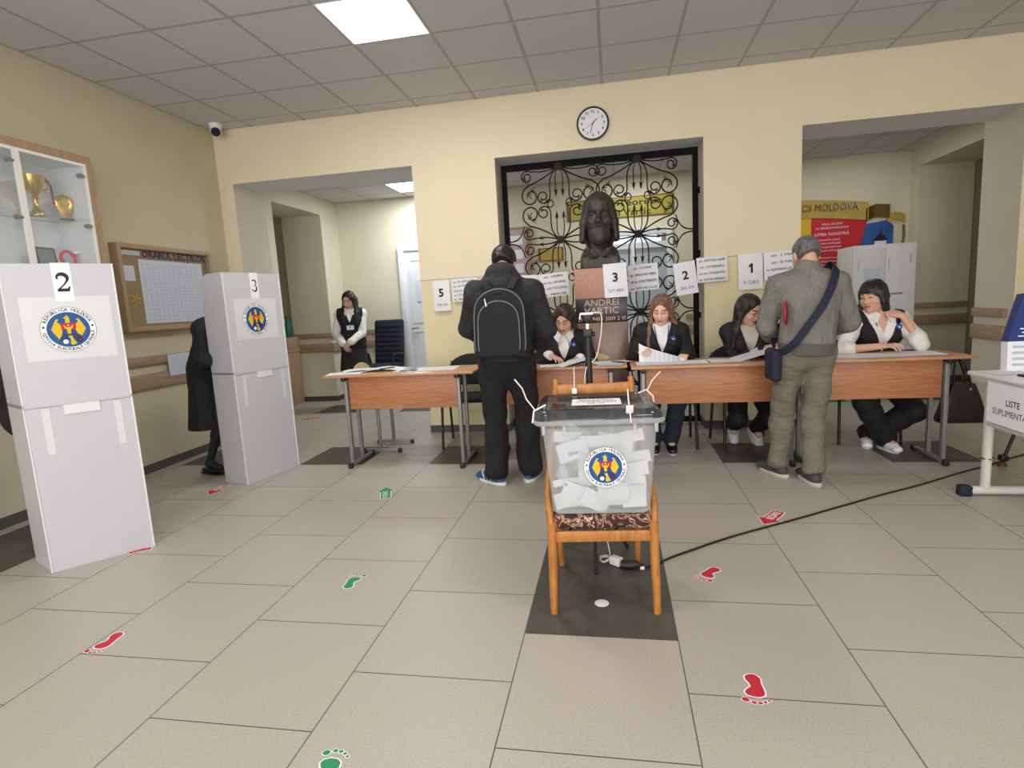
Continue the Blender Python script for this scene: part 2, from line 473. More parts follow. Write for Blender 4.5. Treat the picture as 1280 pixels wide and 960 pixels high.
# corridor doors
def door(name, x0, x1, z1):
    m = MB(); y = YC
    for a, b in ((x0, x0 + .09), (x1 - .09, x1)): m.box((a, y - .06, 0), (b, y + .02, z1), bev=.006)
    m.box((x0 + .091, y - .058, z1 - .09), (x1 - .091, y + .02, z1), bev=.006)
    o = struct(name, m, ['white_door'], 40)
    m = MB(); m.box((x0 + .09, y - .035, .01), (x1 - .09, y - .003, z1 - .09))
    w = x1 - x0 - .18
    for z0, zz in ((.12, .98), (1.1, z1 - .22)):
        for a, b in (((x0 + .19, z0), (x1 - .19, z0 + .02)), ((x0 + .19, zz - .02), (x1 - .19, zz)), ((x0 + .17, z0), (x0 + .19, zz)), ((x1 - .19, z0), (x1 - .17, zz))):
            m.box((a[0], y - .043, a[1]), (b[0], y - .034, b[1]))
    lf = m.build('door_leaf', 'white_door', o)
    MB().tube([(x0 + .14, y - .035, 1.02), (x0 + .14, y - .075, 1.02), (x0 + .26, y - .075, 1.02)], .01).build('door_handle', 'steel_gray', lf, 40)
    return lf
lf = door('door_1', -3.18, -2.24, 2.27)
MB().box((-2.92, YC - .046, 1.42), (-2.68, YC - .044, 1.74)).build('notice_sheet', 'paper_blue', lf)
# double glass door to the yard with a bright transom
m = MB(); y = YC
for a, b in ((-.23, -.15), (.28, .34), (.77, .85)): m.box((a, y - .05, 0), (b, y + .08, 2.25), bev=.005)

for a, b in ((-.149, .279), (.341, .769)): m.box((a, y - .045, 2.17), (b, y + .08, 2.25)); m.box((a, y - .045, 1.98), (b, y + .08, 2.06)); m.box((a, y - .04, .95), (b, y + .06, 1.02))
m.box((-.15, y - .01, .02), (.28, y + .03, .95)); m.box((.34, y - .01, .02), (.77, y + .03, .95))
o = struct('door_2', m, ['white_door'], 40)
m = MB(); m.box((-.15, y + .01, 1.02), (.28, y + .02, 1.98)); m.box((.34, y + .01, 1.02), (.77, y + .02, 1.98)); m.build('glass_pane', 'pale_glass', o)
m = MB(); m.box((.34, y + .01, 2.06), (.77, y + .02, 2.17)); m.build('transom_pane', 'glass', o)
# yard seen through the transom: brick building opposite
mb = MB(); mb.box((-2.5, 11.5, 0), (.02, 12, 3.4)); mb.box((1.0, 11.5, 0), (3, 12, 3.4)); mb.box((-2.5, 11.5, 0), (3, 12, 2.2))
mat('brick', (150, 98, 78), .8, nz=(9, .2))
o = mb.build('building', 'brick'); tag(o, 'reddish brown building outside, glimpsed through the bright slot above the glass door', 'building')
struct('ground', MB().box((-4, 8.95, -.05), (5, 13, -.01)), ['grout'])

# ------------------------------------------------------------------ camera, light
cam = bpy.data.cameras.new('camera'); co = bpy.data.objects.new('camera', cam); COL.objects.link(co)
F_PX = 708.738; yaw, pitch, roll = -.181363, -.142411, -.056077
cam.sensor_fit = 'HORIZONTAL'; cam.sensor_width = 36; cam.lens = F_PX / 1280 * 36; cam.clip_start = .05
fw = V((math.sin(yaw) * math.cos(pitch), math.cos(yaw) * math.cos(pitch), math.sin(pitch)))
rt = V((math.cos(yaw), -math.sin(yaw), 0)); up = rt.cross(fw)
rt2 = rt * math.cos(roll) + up * math.sin(roll); up2 = up * math.cos(roll) - rt * math.sin(roll)
co.matrix_world = Matrix(((rt2.x, up2.x, -fw.x, 0), (rt2.y, up2.y, -fw.y, 0), (rt2.z, up2.z, -fw.z, 1.32508), (0, 0, 0, 1)))
SC.camera = co

w = bpy.data.worlds.new('sky'); SC.world = w; w.use_nodes = True
w.node_tree.nodes['Background'].inputs[0].default_value = lin((226, 236, 255)); w.node_tree.nodes['Background'].inputs[1].default_value = 1.3
SC.view_settings.view_transform = 'Standard'; SC.view_settings.look = 'None'; SC.view_settings.exposure = 0
def area(name, loc, rot, sx, sy, power, col=(1, 1, 1)):
    l = bpy.data.lights.new(name, 'AREA'); l.shape = 'RECTANGLE'; l.size = sx; l.size_y = sy; l.energy = power; l.color = col
    o = bpy.data.objects.new(name, l); COL.objects.link(o); o.location = loc; o.rotation_euler = rot; return o
for i, (a, b) in enumerate(WIN):
    area('window_light', ((a + b) / 2, YR + .02, 1.75), (PI / 2, 0, 0), b - a, 2.3, 92, (1.0, .97, .93))
for x, y in ((CX - 1.5, CY - 1.5), (CX + 1.5, CY - 3.9), (CX - 1.5, CY - 3.9), (CX - 1.5, CY - 6.3), (CX + 1.5, CY - 6.3)):  # first lights from the hall panel; the others are added fill without fixtures
    area('ceiling_panel_and_fill', (x, y, HC - .02), (0, 0, 0), .55, .55, 26, (1, .96, .9))
area('corridor_panel_and_fill', (-2.64, 7.74, 2.95), (0, 0, 0), .55, .55, 30, (.95, .98, 1))
area('corridor_panel_and_fill', (.3, 7.6, 2.95), (0, 0, 0), .55, .55, 13, (1, .98, .95))  # fill light, no ceiling panel here
area('corridor_panel_and_fill', (2.6, 7.2, 2.95), (0, 0, 0), .55, .55, 9, (1, .96, .9))  # fill added to brighten the right corridor, no fixture there
# ------------------------------------------------------------------ smooth bodies: blended tapered limbs turned into one surface
class SDF:
    def __init__(s, lo, hi, res):
        s.lo = np.array(lo, np.float64); s.res = res
        s.n = np.ceil((np.array(hi) - s.lo) / res).astype(int) + 1
        s.D = np.full(s.n, .2, np.float32)
        s.ax = [(s.lo[i] + res * np.arange(s.n[i])).astype(np.float32) for i in range(3)]
    def op(s, fn, lo, hi, k=0.0, mode='u'):
        m = k + .035; sl = []
        for i in range(3):
            a = max(0, int((lo[i] - m - s.lo[i]) / s.res)); b = min(int(s.n[i]), int((hi[i] + m - s.lo[i]) / s.res) + 2)
            if b - a < 1: return
            sl.append(slice(a, b))
        sl = tuple(sl)
        X = s.ax[0][sl[0]][:, None, None]; Y = s.ax[1][sl[1]][None, :, None]; Z = s.ax[2][sl[2]][None, None, :]
        d = fn(X, Y, Z).astype(np.float32); A = s.D[sl]
        if mode == 'u':
            r = np.minimum(A, d)
            if k: h = np.maximum(k - np.abs(A - d), 0) / k; r = r - h * h * k * .25
        else:
            d = -d if mode == 's' else d
            r = np.maximum(A, d)
            if k: h = np.maximum(k - np.abs(A - d), 0) / k; r = r + h * h * k * .25
        s.D[sl] = r
    def cone(s, a, b, ra, rb, k=.02, mode='u'):
        a = np.array(a, np.float32); b = np.array(b, np.float32); ba = b - a; L2 = float(ba @ ba) + 1e-9; R = max(ra, rb)
        def fn(X, Y, Z):
            x, y, z = X - a[0], Y - a[1], Z - a[2]
            h = np.clip((x * ba[0] + y * ba[1] + z * ba[2]) / L2, 0, 1)
            return np.sqrt((x - h * ba[0]) ** 2 + (y - h * ba[1]) ** 2 + (z - h * ba[2]) ** 2) - (ra + (rb - ra) * h)
        s.op(fn, np.minimum(a, b) - R, np.maximum(a, b) + R, k, mode); return s
    def path(s, pts, rs, k=.015):
        for i in range(len(pts) - 1): s.cone(pts[i], pts[i + 1], rs[i], rs[i + 1], k)
        return s
    def ell(s, c, r, Rm=None, k=.02, mode='u'):
        """ellipsoid, Rm rows = its axes in the world"""
        c = np.array(c, np.float32); Rm = np.eye(3, dtype=np.float32) if Rm is None else np.array(Rm, np.float32); r = np.array(r, np.float32)
        def fn(X, Y, Z):
            x, y, z = X - c[0], Y - c[1], Z - c[2]
            q = [(x * Rm[i][0] + y * Rm[i][1] + z * Rm[i][2]) for i in range(3)]
            k0 = np.sqrt(sum((q[i] / r[i]) ** 2 for i in range(3))); k1 = np.sqrt(sum((q[i] / r[i] ** 2) ** 2 for i in range(3))) + 1e-6
            return k0 * (k0 - 1) / k1
        R = float(r.max()); s.op(fn, c - R, c + R, k, mode); return s
    def ecap(s, a, b, wa, wb, u, k=.03, mode='u'):
        """capsule with an oval section: wa, wb = (half width along u, half depth)"""
        a = np.array(a, np.float32); b = np.array(b, np.float32); ax = b - a; L = float(np.linalg.norm(ax)); ax = ax / L
        u = np.array(u, np.float32); u = u - ax * (u @ ax); u /= np.linalg.norm(u); w = np.cross(ax, u)
        def fn(X, Y, Z):
            x, y, z = X - a[0], Y - a[1], Z - a[2]
            t = x * ax[0] + y * ax[1] + z * ax[2]; tc = np.clip(t, 0, L); h = tc / L
            W = wa[0] + (wb[0] - wa[0]) * h; Dp = wa[1] + (wb[1] - wa[1]) * h
            p = (x * u[0] + y * u[1] + z * u[2]) / W; q = (x * w[0] + y * w[1] + z * w[2]) / Dp; o = (t - tc) / Dp
            k0 = np.sqrt(p * p + q * q + o * o); k1 = np.sqrt((p / W) ** 2 + (q / Dp) ** 2 + (o / Dp) ** 2) + 1e-6
            return k0 * (k0 - 1) / k1
        R = max(wa[0], wb[0], wa[1], wb[1]); s.op(fn, np.minimum(a, b) - R, np.maximum(a, b) + R, k, mode); return s
    def rbox(s, c, h, Rm=None, r=.01, k=.01, mode='u'):
        c = np.array(c, np.float32); Rm = np.eye(3, dtype=np.float32) if Rm is None else np.array(Rm, np.float32)
        def fn(X, Y, Z):
            x, y, z = X - c[0], Y - c[1], Z - c[2]
            q = [np.abs(x * Rm[i][0] + y * Rm[i][1] + z * Rm[i][2]) - (h[i] - r) for i in range(3)]
            return np.sqrt(sum(np.maximum(v, 0) ** 2 for v in q)) + np.minimum(np.maximum(np.maximum(q[0], q[1]), q[2]), 0) - r
        R = float(np.linalg.norm(h)); s.op(fn, c - R, c + R, k, mode); return s
    def plane(s, p, n, k=0.0):
        """keep the side the normal points away from"""
        n = np.array(n, float); n /= np.linalg.norm(n); p = np.array(p, float); c = float(n @ p)
        s.op(lambda X, Y, Z: X * n[0] + Y * n[1] + Z * n[2] - c, s.lo, s.lo + s.res * s.n, k, 'i'); return s
    def wrinkle(s, amp, sc=40, seed=0, dirn=(0.3, 0.3, 1)):
        X = s.ax[0][:, None, None]; Y = s.ax[1][None, :, None]; Z = s.ax[2][None, None, :]
        d = dirn; q = X * d[0] + Y * d[1] + Z * d[2]
        n = np.sin(q * sc + 2.2 * np.sin(X * sc * .55 + seed) + 1.7 * np.sin(Y * sc * .47 + seed * 2)) * .6 + np.sin(q * sc * .43 + 1.8 * np.sin(X * sc * .33 + seed * 3) + 2 * np.sin(Y * sc * .29)) * .9
        s.D += (amp * n).astype(np.float32); return s
    def mesh(s):
        D = s.D
        for a in range(3):
            i = [slice(None)] * 3; i[a] = 0; D[tuple(i)] = .2; i[a] = -1; D[tuple(i)] = .2
        ins = D < 0; n = [x - 1 for x in D.shape]
        cnt = np.zeros(n, np.int8)
        for dx in (0, 1):
            for dy in (0, 1):
                for dz in (0, 1): cnt += ins[dx:n[0] + dx, dy:n[1] + dy, dz:n[2] + dz]
        act = (cnt > 0) & (cnt < 8); ijk = np.argwhere(act); N = len(ijk)
        idx = np.full(n, -1, np.int32); idx[act] = np.arange(N)
        acc = np.zeros((N, 3)); wt = np.zeros(N)
        cor = [(i, j, k) for i in (0, 1) for j in (0, 1) for k in (0, 1)]
        for o1 in cor:
            for a in range(3):
                if o1[a]: continue
                o2 = list(o1); o2[a] = 1
                p = ijk + o1; q = ijk + o2; d1 = D[p[:, 0], p[:, 1], p[:, 2]]; d2 = D[q[:, 0], q[:, 1], q[:, 2]]
                m = (d1 < 0) != (d2 < 0); t = np.where(m, d1 / np.where(m, d1 - d2, 1), 0)
                e = np.array(o1, float)[None, :].repeat(N, 0); e[:, a] += t
                acc[m] += e[m]; wt[m] += 1
        P = (ijk + acc / wt[:, None]) * s.res + s.lo
        Q = []
        for a in range(3):
            b, c = (a + 1) % 3, (a + 2) % 3
            s1 = [slice(None)] * 3; s2 = [slice(None)] * 3; s1[a] = slice(0, -1); s2[a] = slice(1, None)
            fl = ins[tuple(s1)] != ins[tuple(s2)]; e = np.argwhere(fl); e = e[(e[:, b] > 0) & (e[:, c] > 0)]
            e = e[(e[:, b] < n[b]) & (e[:, c] < n[c])]
            if not len(e): continue
            st = ins[e[:, 0], e[:, 1], e[:, 2]]
            def cell(db, dc):
                f = e.copy(); f[:, b] -= db; f[:, c] -= dc; return idx[f[:, 0], f[:, 1], f[:, 2]]
            q = np.stack([cell(1, 1), cell(0, 1), cell(0, 0), cell(1, 0)], 1)
            q[~st] = q[~st][:, ::-1]; Q.append(q)
        return P, np.concatenate(Q)
    def build(s, name, m, parent=None, col=None, smooth=1):
        P, Q = s.mesh()
        for _ in range(smooth):
            S = np.zeros_like(P); C = np.zeros(len(P))
            for i in range(4):
                np.add.at(S, Q[:, i], P[Q[:, (i + 1) % 4]]); np.add.at(C, Q[:, i], 1)
                np.add.at(S, Q[:, (i + 1) % 4], P[Q[:, i]]); np.add.at(C, Q[:, (i + 1) % 4], 1)
            P = P * .45 + S / C[:, None] * .55
        me = bpy.data.meshes.new(name); off = np.array(root_loc(parent)) if parent is not None else np.zeros(3)
        me.vertices.add(len(P)); me.vertices.foreach_set('co', (P - off).astype(np.float32).ravel())
        me.loops.add(len(Q) * 4); me.loops.foreach_set('vertex_index', Q.astype(np.int32).ravel())
        me.polygons.add(len(Q)); me.polygons.foreach_set('loop_start', np.arange(0, len(Q) * 4, 4, dtype=np.int32))
        me.polygons.foreach_set('use_smooth', np.ones(len(Q), bool)); me.update(calc_edges=True)
        if col is not None:
            ca = me.color_attributes.new('Col', 'FLOAT_COLOR', 'POINT'); C = np.ones((len(P), 4), np.float32); C[:, :3] = col(P); ca.data.foreach_set('color', C.ravel())
        me.materials.append(MATS[m]); o = bpy.data.objects.new(name, me); COL.objects.link(o)
        if parent is not None: o.parent = parent
        return o

vcol('skin', .5)
UP = np.array([0, 0, 1.])
def nrm(v): v = np.array(v, float); return v / (np.linalg.norm(v) + 1e-12)
def A3(*v): return np.array(v, float)
def ik(a, t, l1, l2, pole):
    a = np.array(a, float); t = np.array(t, float); d = t - a; L = np.linalg.norm(d)
    if L > (l1 + l2) * .998: t = a + d / L * (l1 + l2) * .998; d = t - a; L = np.linalg.norm(d)
    ax = d / L; x = (l1 * l1 - l2 * l2 + L * L) / (2 * L); h = math.sqrt(max(0, l1 * l1 - x * x))
    p = np.array(pole, float); p = nrm(p - ax * (p @ ax)); return a + ax * x + p * h, t

class Person:
    """joints of one figure; face = direction it faces (0 towards -Y, 90 towards +X)"""
    def __init__(s, label, cat, loc, face, pel, s_=1.0, fem=True, lean=.1, lean2=.15, side=0, twist=0, head=(20, 0, 0), hoff=(0, .03),
                 wr=None, pole=None, an=None, kpole=None, toes=None, hipw=None, group=None):
        s.root = thing('person', label, cat, loc, group=group)
        a = math.radians(face); s.F = A3(math.sin(a), -math.cos(a), 0); s.R = np.cross(s.F, UP); s.s = s_; s.fem = fem
        s.pel = np.array(pel, float)
        ta = math.radians(face + twist); s.F2 = A3(math.sin(ta), -math.cos(ta), 0); s.R2 = np.cross(s.F2, UP)
        T1 = nrm(UP + lean * s.F + side * s.R); T2 = nrm(UP + lean2 * s.F + side * .6 * s.R)
        s.T1, s.T2 = T1, T2
        s.wai = s.pel + T1 * .19 * s_; s.che = s.wai + T2 * .155 * s_; s.nek = s.che + T2 * .145 * s_
        sw = (.158 if fem else .185) * s_
        s.shc = s.che + T2 * .09 * s_
        s.sh = [s.shc - s.R2 * sw, s.shc + s.R2 * sw]              # 0 left, 1 right
        p, y, r = [math.radians(v) for v in head]
        ya = math.radians(face + twist) + y                        # yaw to its own right is positive
        hf = A3(math.sin(ya), -math.cos(ya), 0); hr = np.cross(hf, UP)
        hf2 = hf * math.cos(p) - UP * math.sin(p); hu = np.cross(hr, hf2)
        hr2 = hr * math.cos(r) + hu * math.sin(r); hu2 = np.cross(hr2, hf2)
        s.H = np.array([hr2, hf2, hu2]); s.hs = s_ if s_ < 1.02 else 1.02
        s.hc = s.nek + T2 * .14 * s_ + hf * hoff[1] + s.R * hoff[0]
        ua, fa = .285 * s_, .25 * s_
        pole = pole or [-s.R - UP * .6, s.R - UP * .6]
        s.wr = [None, None]; s.el = [None, None]
        for i in (0, 1): s.el[i], s.wr[i] = ik(s.sh[i], wr[i], ua, fa, pole[i])
        hw = (hipw or .085) * s_
        s.hip = [s.pel - s.R * hw, s.pel + s.R * hw]; s.an = [np.array(x, float) for x in an]
        kpole = kpole or [s.F + UP * .4, s.F + UP * .4]; s.kn = [None, None]
        for i in (0, 1): s.kn[i], s.an[i] = ik(s.hip[i], s.an[i], .42 * s_, .41 * s_, kpole[i])
        s.toes = [nrm(t) for t in (toes or [s.F, s.F])]
    def hl(s, x, y, z): return s.hc + (s.H[0] * x + s.H[1] * y + s.H[2] * z) * s.hs
    def sdf(s, res, pts, m=.14):
        P = np.array(pts); return SDF(P.min(0) - m, P.max(0) + m, res)
    # --- pieces
    def torso(s, d, inf=0.0, neck=True):
        k = s.s; f = s.fem; R, R2 = s.R, s.R2
        hw = (.158 if f else .152) * k; ww = (.122 if f else .145) * k; cw = (.142 if f else .168) * k
        d.ecap(s.pel - s.T1 * .02, s.pel + s.T1 * .07, (hw + inf, .112 * k + inf), (hw * .96 + inf, .108 * k + inf), R, .04)
        d.ecap(s.pel + s.T1 * .07, s.wai, (hw * .95 + inf, .105 * k + inf), (ww + inf, .095 * k + inf), R, .05)
        d.ecap(s.wai, s.che, (ww + inf, .097 * k + inf), (cw + inf, .108 * k + inf), R2, .05)
        d.ecap(s.che, s.shc, (cw + inf, .108 * k + inf), (cw * .96 + inf, .08 * k + inf), R2, .05)
        d.cone(s.sh[0], s.sh[1], .052 * k + inf, .052 * k + inf, .05)
        for i in (0, 1): d.cone(s.nek - s.T2 * .01, s.sh[i], .05 * k + inf * .6, .045 * k + inf, .04)
        if f:
            for q in (-1, 1): d.ell(s.che + s.F2 * .085 * k + R2 * .072 * q * k - UP * .01, (.062 + inf, .055 + inf, .06 + inf), k=.04)
    def arm(s, d, i, inf=0.0, end=1.0, cuff=0.0, ak=.03):
        k = s.s; a, e, w = s.sh[i], s.el[i], s.wr[i]; g = 1 if s.fem else 1.15
        d.cone(a, e, .05 * k * g + inf, .041 * k * g + inf, ak)
        w2 = e + (w - e) * end
        d.cone(e, w2, .041 * k * g + inf, (.041 - .014 * end) * k * g + inf + cuff, .02)
    def leg(s, d, i, inf=0.0, end=1.0, low=0.0):
        k = s.s; h, n, a = s.hip[i], s.kn[i], s.an[i]
        d.cone(h, n, .086 * k + inf, .056 * k + inf, .04)
        m = n + (a - n) * .3; d.cone(n, m, .054 * k + inf, .053 * k + inf + low * .3, .03)
        d.cone(m, n + (a - n) * end, .053 * k + inf + low * .3, .036 * k + inf + low, .03)
    def neck(s, d, r=.0):
        k = s.s; d.cone(s.nek - s.T2 * .03, s.hl(0, -.02, -.06), .054 * k * (1 if s.fem else 1.12) + r, .05 * k * (1 if s.fem else 1.1) + r, .02)
    def headsdf(s, d, lids=1.0, jaw=1.0, nose=1.0):
        h = s.hs; L = s.hl; H = s.H
        E = lambda x, y, z, rx, ry, rz, k=.02, mode='u': d.ell(L(x, y, z), (rx * h, ry * h, rz * h), H, k, mode)
        E(0, -.015, .036, .075, .095, .084); E(0, .03, -.03, .061 * jaw, .066, .083, .03)
        E(0, .03, -.078, .045 * jaw, .05, .036, .03); E(0, .078, -.102, .019, .016, .016, .02)
        for q in (-1, 1):
            E(.037 * q * jaw, .06, -.03, .026, .03, .03, .02)
            E(.031 * q, .1, .008, .019, .018, .012, .012, 's')
            E(.031 * q, .0775, .006, .0145, .0135, .0115 * lids, .004)
            E(.076 * q, -.006, -.008, .011, .019, .032, .008)
            E(.012 * q, .097, -.036, .009, .011, .009, .008)
        d.cone(L(-.042, .082, .026), L(-.012, .09, .022), .009 * h, .009 * h, .012); d.cone(L(.042, .082, .026), L(.012, .09, .022), .009 * h, .009 * h, .012)
        d.cone(L(0, .088, .012), L(0, .109 + .004 * (nose - 1), -.032), .008 * h, .0125 * h * nose, .012)
        d.cone(L(-.02, .084, -.062), L(0, .094, -.06), .006 * h, .0075 * h, .008); d.cone(L(.02, .084, -.062), L(0, .094, -.06), .006 * h, .0075 * h, .008)
        d.cone(L(-.016, .084, -.073), L(.016, .084, -.073), .0075 * h, .0075 * h, .008); d.cone(L(-.008, .088, -.073), L(.008, .088, -.073), .0085 * h, .0085 * h, .008)
    def hand(s, d, i, dirn, pn, curl=.35, spread=.1, thumb=.6, point=0):
        """palm and five fingers: dirn = where the fingers go, pn = side the palm looks to"""
        k = s.s * (.94 if s.fem else 1.04); W = s.wr[i]; D = nrm(dirn); n = nrm(np.array(pn, float) - D * (np.array(pn, float) @ D)); t = np.cross(n, D)
        if i == 1: t = -t                                          # thumb side
        d.ecap(W - D * .01, W + D * .035 * k, (.026 * k, .02 * k), (.034 * k, .015 * k), t, .012)
        d.ecap(W + D * .03 * k, W + D * .082 * k, (.034 * k, .0145 * k), (.037 * k, .012 * k), t, .012)
        for q, (o, ln, fb) in enumerate(((.031, .070, 0), (.0105, .078, .004), (-.0105, .073, .002), (-.031, .057, -.006))):
            p = W + D * (.086 + fb) * k + t * o * k; a = -.12 + q * .02; c = curl * (1 + .12 * q) if not (point and q == 0) else curl * .2
            dd = nrm(D + t * (o / .031) * spread)
            for j, fr in enumerate((.45, .31, .24)):
                a += c * (.8 if j == 0 else 1.0); v = dd * math.cos(a) + n * math.sin(a); e = p + v * ln * fr * k
                d.cone(p, e, (.0088 - .0008 * j) * k, (.0080 - .0008 * j) * k, .004); p = e
        p = W + D * .022 * k + t * .026 * k; v = nrm(D * .75 + t * thumb + n * .35); e = p + v * .045 * k; d.cone(p, e, .0125 * k, .0100 * k, .008)
        v = nrm(D * .9 + t * thumb * .35 + n * (.3 + curl * .4)); f = e + v * .036 * k; d.cone(e, f, .0098 * k, .0075 * k, .004)
    def body(s, skin, hands, head=True, lips=(168, 84, 78), brow=(60, 42, 34), res=.0048, legs=None, **kw):
        pts = [s.pel, s.hc, s.nek, *s.sh, *s.el, *s.wr, *s.kn, *s.an]
        d = s.sdf(res, pts, .2)
        s.torso(d, -.012); s.neck(d)
        for i in (0, 1):
            s.arm(d, i, -.004); s.leg(d, i, -.008)
            d.cone(s.an[i], s.an[i] + s.toes[i] * .1 - UP * .035, .036, .03, .02)
            if hands[i]: s.hand(d, i, **hands[i])
        if head: s.headsdf(d, **kw)
        sk = np.array(lin(skin)[:3]); lp = np.array(lin(lips)[:3]); br = np.array(lin(brow)[:3]); dk = np.array(lin((58, 38, 32))[:3]); lg = np.array(lin(legs)[:3]) if legs else None
        def col(P):
            C = np.tile(sk, (len(P), 1)); q = (P - s.hc) / s.hs; x = q @ s.H[0]; y = q @ s.H[1]; z = q @ s.H[2]
            blush = np.exp(-(((np.abs(x) - .04) / .018) ** 2 + ((z + .03) / .02) ** 2)) * (y > .03); C = C * (1 - blush[:, None] * .12 * np.array([.2, 1, 1]))
            def mix(w, c): nonlocal C; w = np.clip(w, 0, 1)[:, None]; C = C * (1 - w) + c * w
            mix((np.exp(-((z + .066) / .0085) ** 4) * (np.abs(x) < .024) * (y > .07)) * .85, lp)
            mix(np.exp(-((z + .0665) / .002) ** 2) * (np.abs(x) < .023) * (y > .07) * .7, dk)
            zb = .030 - .10 * np.maximum(0, np.abs(x) - .036)
            mix(np.exp(-((z - zb) / .0048) ** 4) * (np.abs(x) > .012) * (np.abs(x) < .05) * (y > .05) * .9, br)
            mix(np.exp(-((z - .001 + (np.abs(x) - .031) ** 2 * 8) / .0032) ** 2) * (np.abs(np.abs(x) - .031) < .017) * (y > .07) * .92, dk)
            if lg is not None: mix((P[:, 2] < s.pel[2] - .1) * ((np.abs((P - s.wr[0])).max(1) > .2) & (np.abs((P - s.wr[1])).max(1) > .2)) * 1.0, lg)
            return C
        s.bod = d.build('body', 'skin', s.root, col, 1); return s.bod
    def eyes(s, iris=(60, 40, 28)):
        for q in (-1, 1):
            m = MB(); c = s.hl(.031 * q, .0785, .0045); m.ball(c, .0118 * s.hs, 0, n=12); f = nrm(s.H[1] - s.H[2] * .25)
            m.ball(c + f * .0085 * s.hs, .0058 * s.hs, 1, n=10); m.build('eye', [MATS['eye_white'], MATS['eye_iris']], s.root, 60, world=True)
    def top(s, name, m, inf=.016, hem=-.06, sleeve=.94, cuff=.004, vcut=None, crew=.055, wr=(.0022, 46), res=.0065, arms=True, extra=None, flare=0, neckh=.0, drop=None, ak=.012):
        """jacket, shirt, vest: follows the torso, ends at hem below the hips and at the cuffs"""
        d = s.sdf(res, [s.pel - UP * .15, s.nek, *s.sh, *s.el, *s.wr], .2)
        s.torso(d, inf)
        if flare: d.ecap(s.pel - s.T1 * .1, s.pel + s.T1 * .1, (.155 * s.s + inf + flare, .115 * s.s + inf + flare), (.15 * s.s + inf, .108 * s.s + inf), s.R, .05)
        if neckh: d.cone(s.nek - s.T2 * .02, s.nek + s.T2 * neckh, .068 + inf * .4, .062 + inf * .3, .03)
        if arms:
            for i in (0, 1): s.arm(d, i, inf * .95, sleeve, cuff, ak)
        else:
            for i in (0, 1):
                c = s.sh[i] + (s.sh[i] - s.shc) * .42; d.ell(c, (.075, .085, .1), np.array([s.R2, s.F2, UP]), .01, 's')
        if extra: extra(d)
        if wr: d.wrinkle(wr[0], wr[1], seed=len(name) + s.pel[0] * 7)
        d.plane(s.pel + s.T1 * hem, -s.T1)
        if not neckh: d.cone(s.nek + s.T2 * .05 + s.F2 * .01, s.nek + s.T2 * .2 + s.F2 * .04, crew + .012, .11, .01, 's')
        else: d.cone(s.nek + s.T2 * (neckh + .03), s.nek + s.T2 * (neckh + .3), .05, .12, 0, 's')
        if vcut:
            dep, wid = vcut; b = s.nek - s.T2 * dep; F, R, U = s.F2, s.R2, s.T2
            def fn(X, Y, Z):
                x, y, z = X - b[0], Y - b[1], Z - b[2]
                u = np.abs(x * R[0] + y * R[1] + z * R[2]); v = x * F[0] + y * F[1] + z * F[2]; h = x * U[0] + y * U[1] + z * U[2]
                return np.maximum(np.maximum((u - wid * h / dep) * .9, -h), -(v - .01))
            d.op(fn, b - .3, b + .45, .006, 's')
        return d.build(name, m, s.root)
    def trousers(s, name, m, inf=.014, end=.97, low=.012, waist=.06, wr=(.003, 38), res=.007, cuffs=False, wi=None):
        wi = inf if wi is None else wi
        d = s.sdf(res, [s.pel + s.T1 * .1, *s.hip, *s.kn, *s.an], .16); k = s.s
        d.ecap(s.pel - s.T1 * .03, s.pel + s.T1 * .08, (.152 * k + wi, .112 * k + wi), (.146 * k + wi, .106 * k + wi), s.R, .04)
        for i in (0, 1):
            s.leg(d, i, inf, end, low)
            if cuffs: a = nrm(s.an[i] - s.kn[i]); d.cone(s.an[i] - a * .05, s.an[i] - a * .015, .048, .046, .012)
        if wr: d.wrinkle(wr[0], wr[1], seed=s.pel[0] * 5 + 1)
        d.plane(s.pel + s.T1 * waist, s.T1)
        for i in (0, 1):
            a = nrm(s.an[i] - s.kn[i]); p = s.kn[i] + (s.an[i] - s.kn[i]) * end; d.cone(p + a * .062, p + a * .2, .06, .07, 0, 's')
        return d.build(name, m, s.root)
    def skirt(s, name, m, length=.55, flare=.05, inf=.012, res=.007):
        d = s.sdf(res, [s.pel + UP * .1, s.pel - UP * length], .34)
        d.ecap(s.pel - UP * length, s.pel + s.T1 * .08, (.16 * s.s + flare, .125 * s.s + flare), (.14 * s.s + inf, .105 * s.s + inf), s.R, .02)
        d.wrinkle(.003, 30, 2, (1, 1, .05)); d.plane(s.pel - UP * (length - .03), -UP); d.plane(s.pel + s.T1 * .09, s.T1)
        return d.build(name, m, s.root)
    def shoe(s, i, m, sole, L=.255, h=.07, w=.042, pitch=0.0, heel=0.0, sole_h=.022):
        a = s.an[i]; t = nrm(s.toes[i]); z0 = a[2] - .085
        tt = nrm(t * math.cos(pitch) - UP * math.sin(pitch)); r = np.cross(tt, UP); r = nrm(r); u = np.cross(r, tt)
        B = a - u * .085                                          # ground point below the ankle
        d = s.sdf(.0055, [B, B + tt * .22, B - tt * .08, a + u * .04], .06)
        d.ecap(B - tt * .035 + u * .045, B + tt * .06 + u * .05, (.036, .042), (w, .046), r, .02)
        d.ecap(B + tt * .06 + u * .042, B + tt * (L - .10) + u * .032, (w, .04), (w * .9, .028), r, .02)
        d.cone(B - tt * .015 + u * .05, B + tt * .005 + u * (.05 + h), .04, .038, .02)
        d.cone(B + tt * .02 + u * .09, B + tt * .1 + u * .05, .03, .03, .02)
        d.plane(B + u * (.004 + sole_h * .6), -u); d.plane(B + u * (.06 + h * .7), u)
        o = d.build('shoe', m, s.root)
        n = 28; pl = []
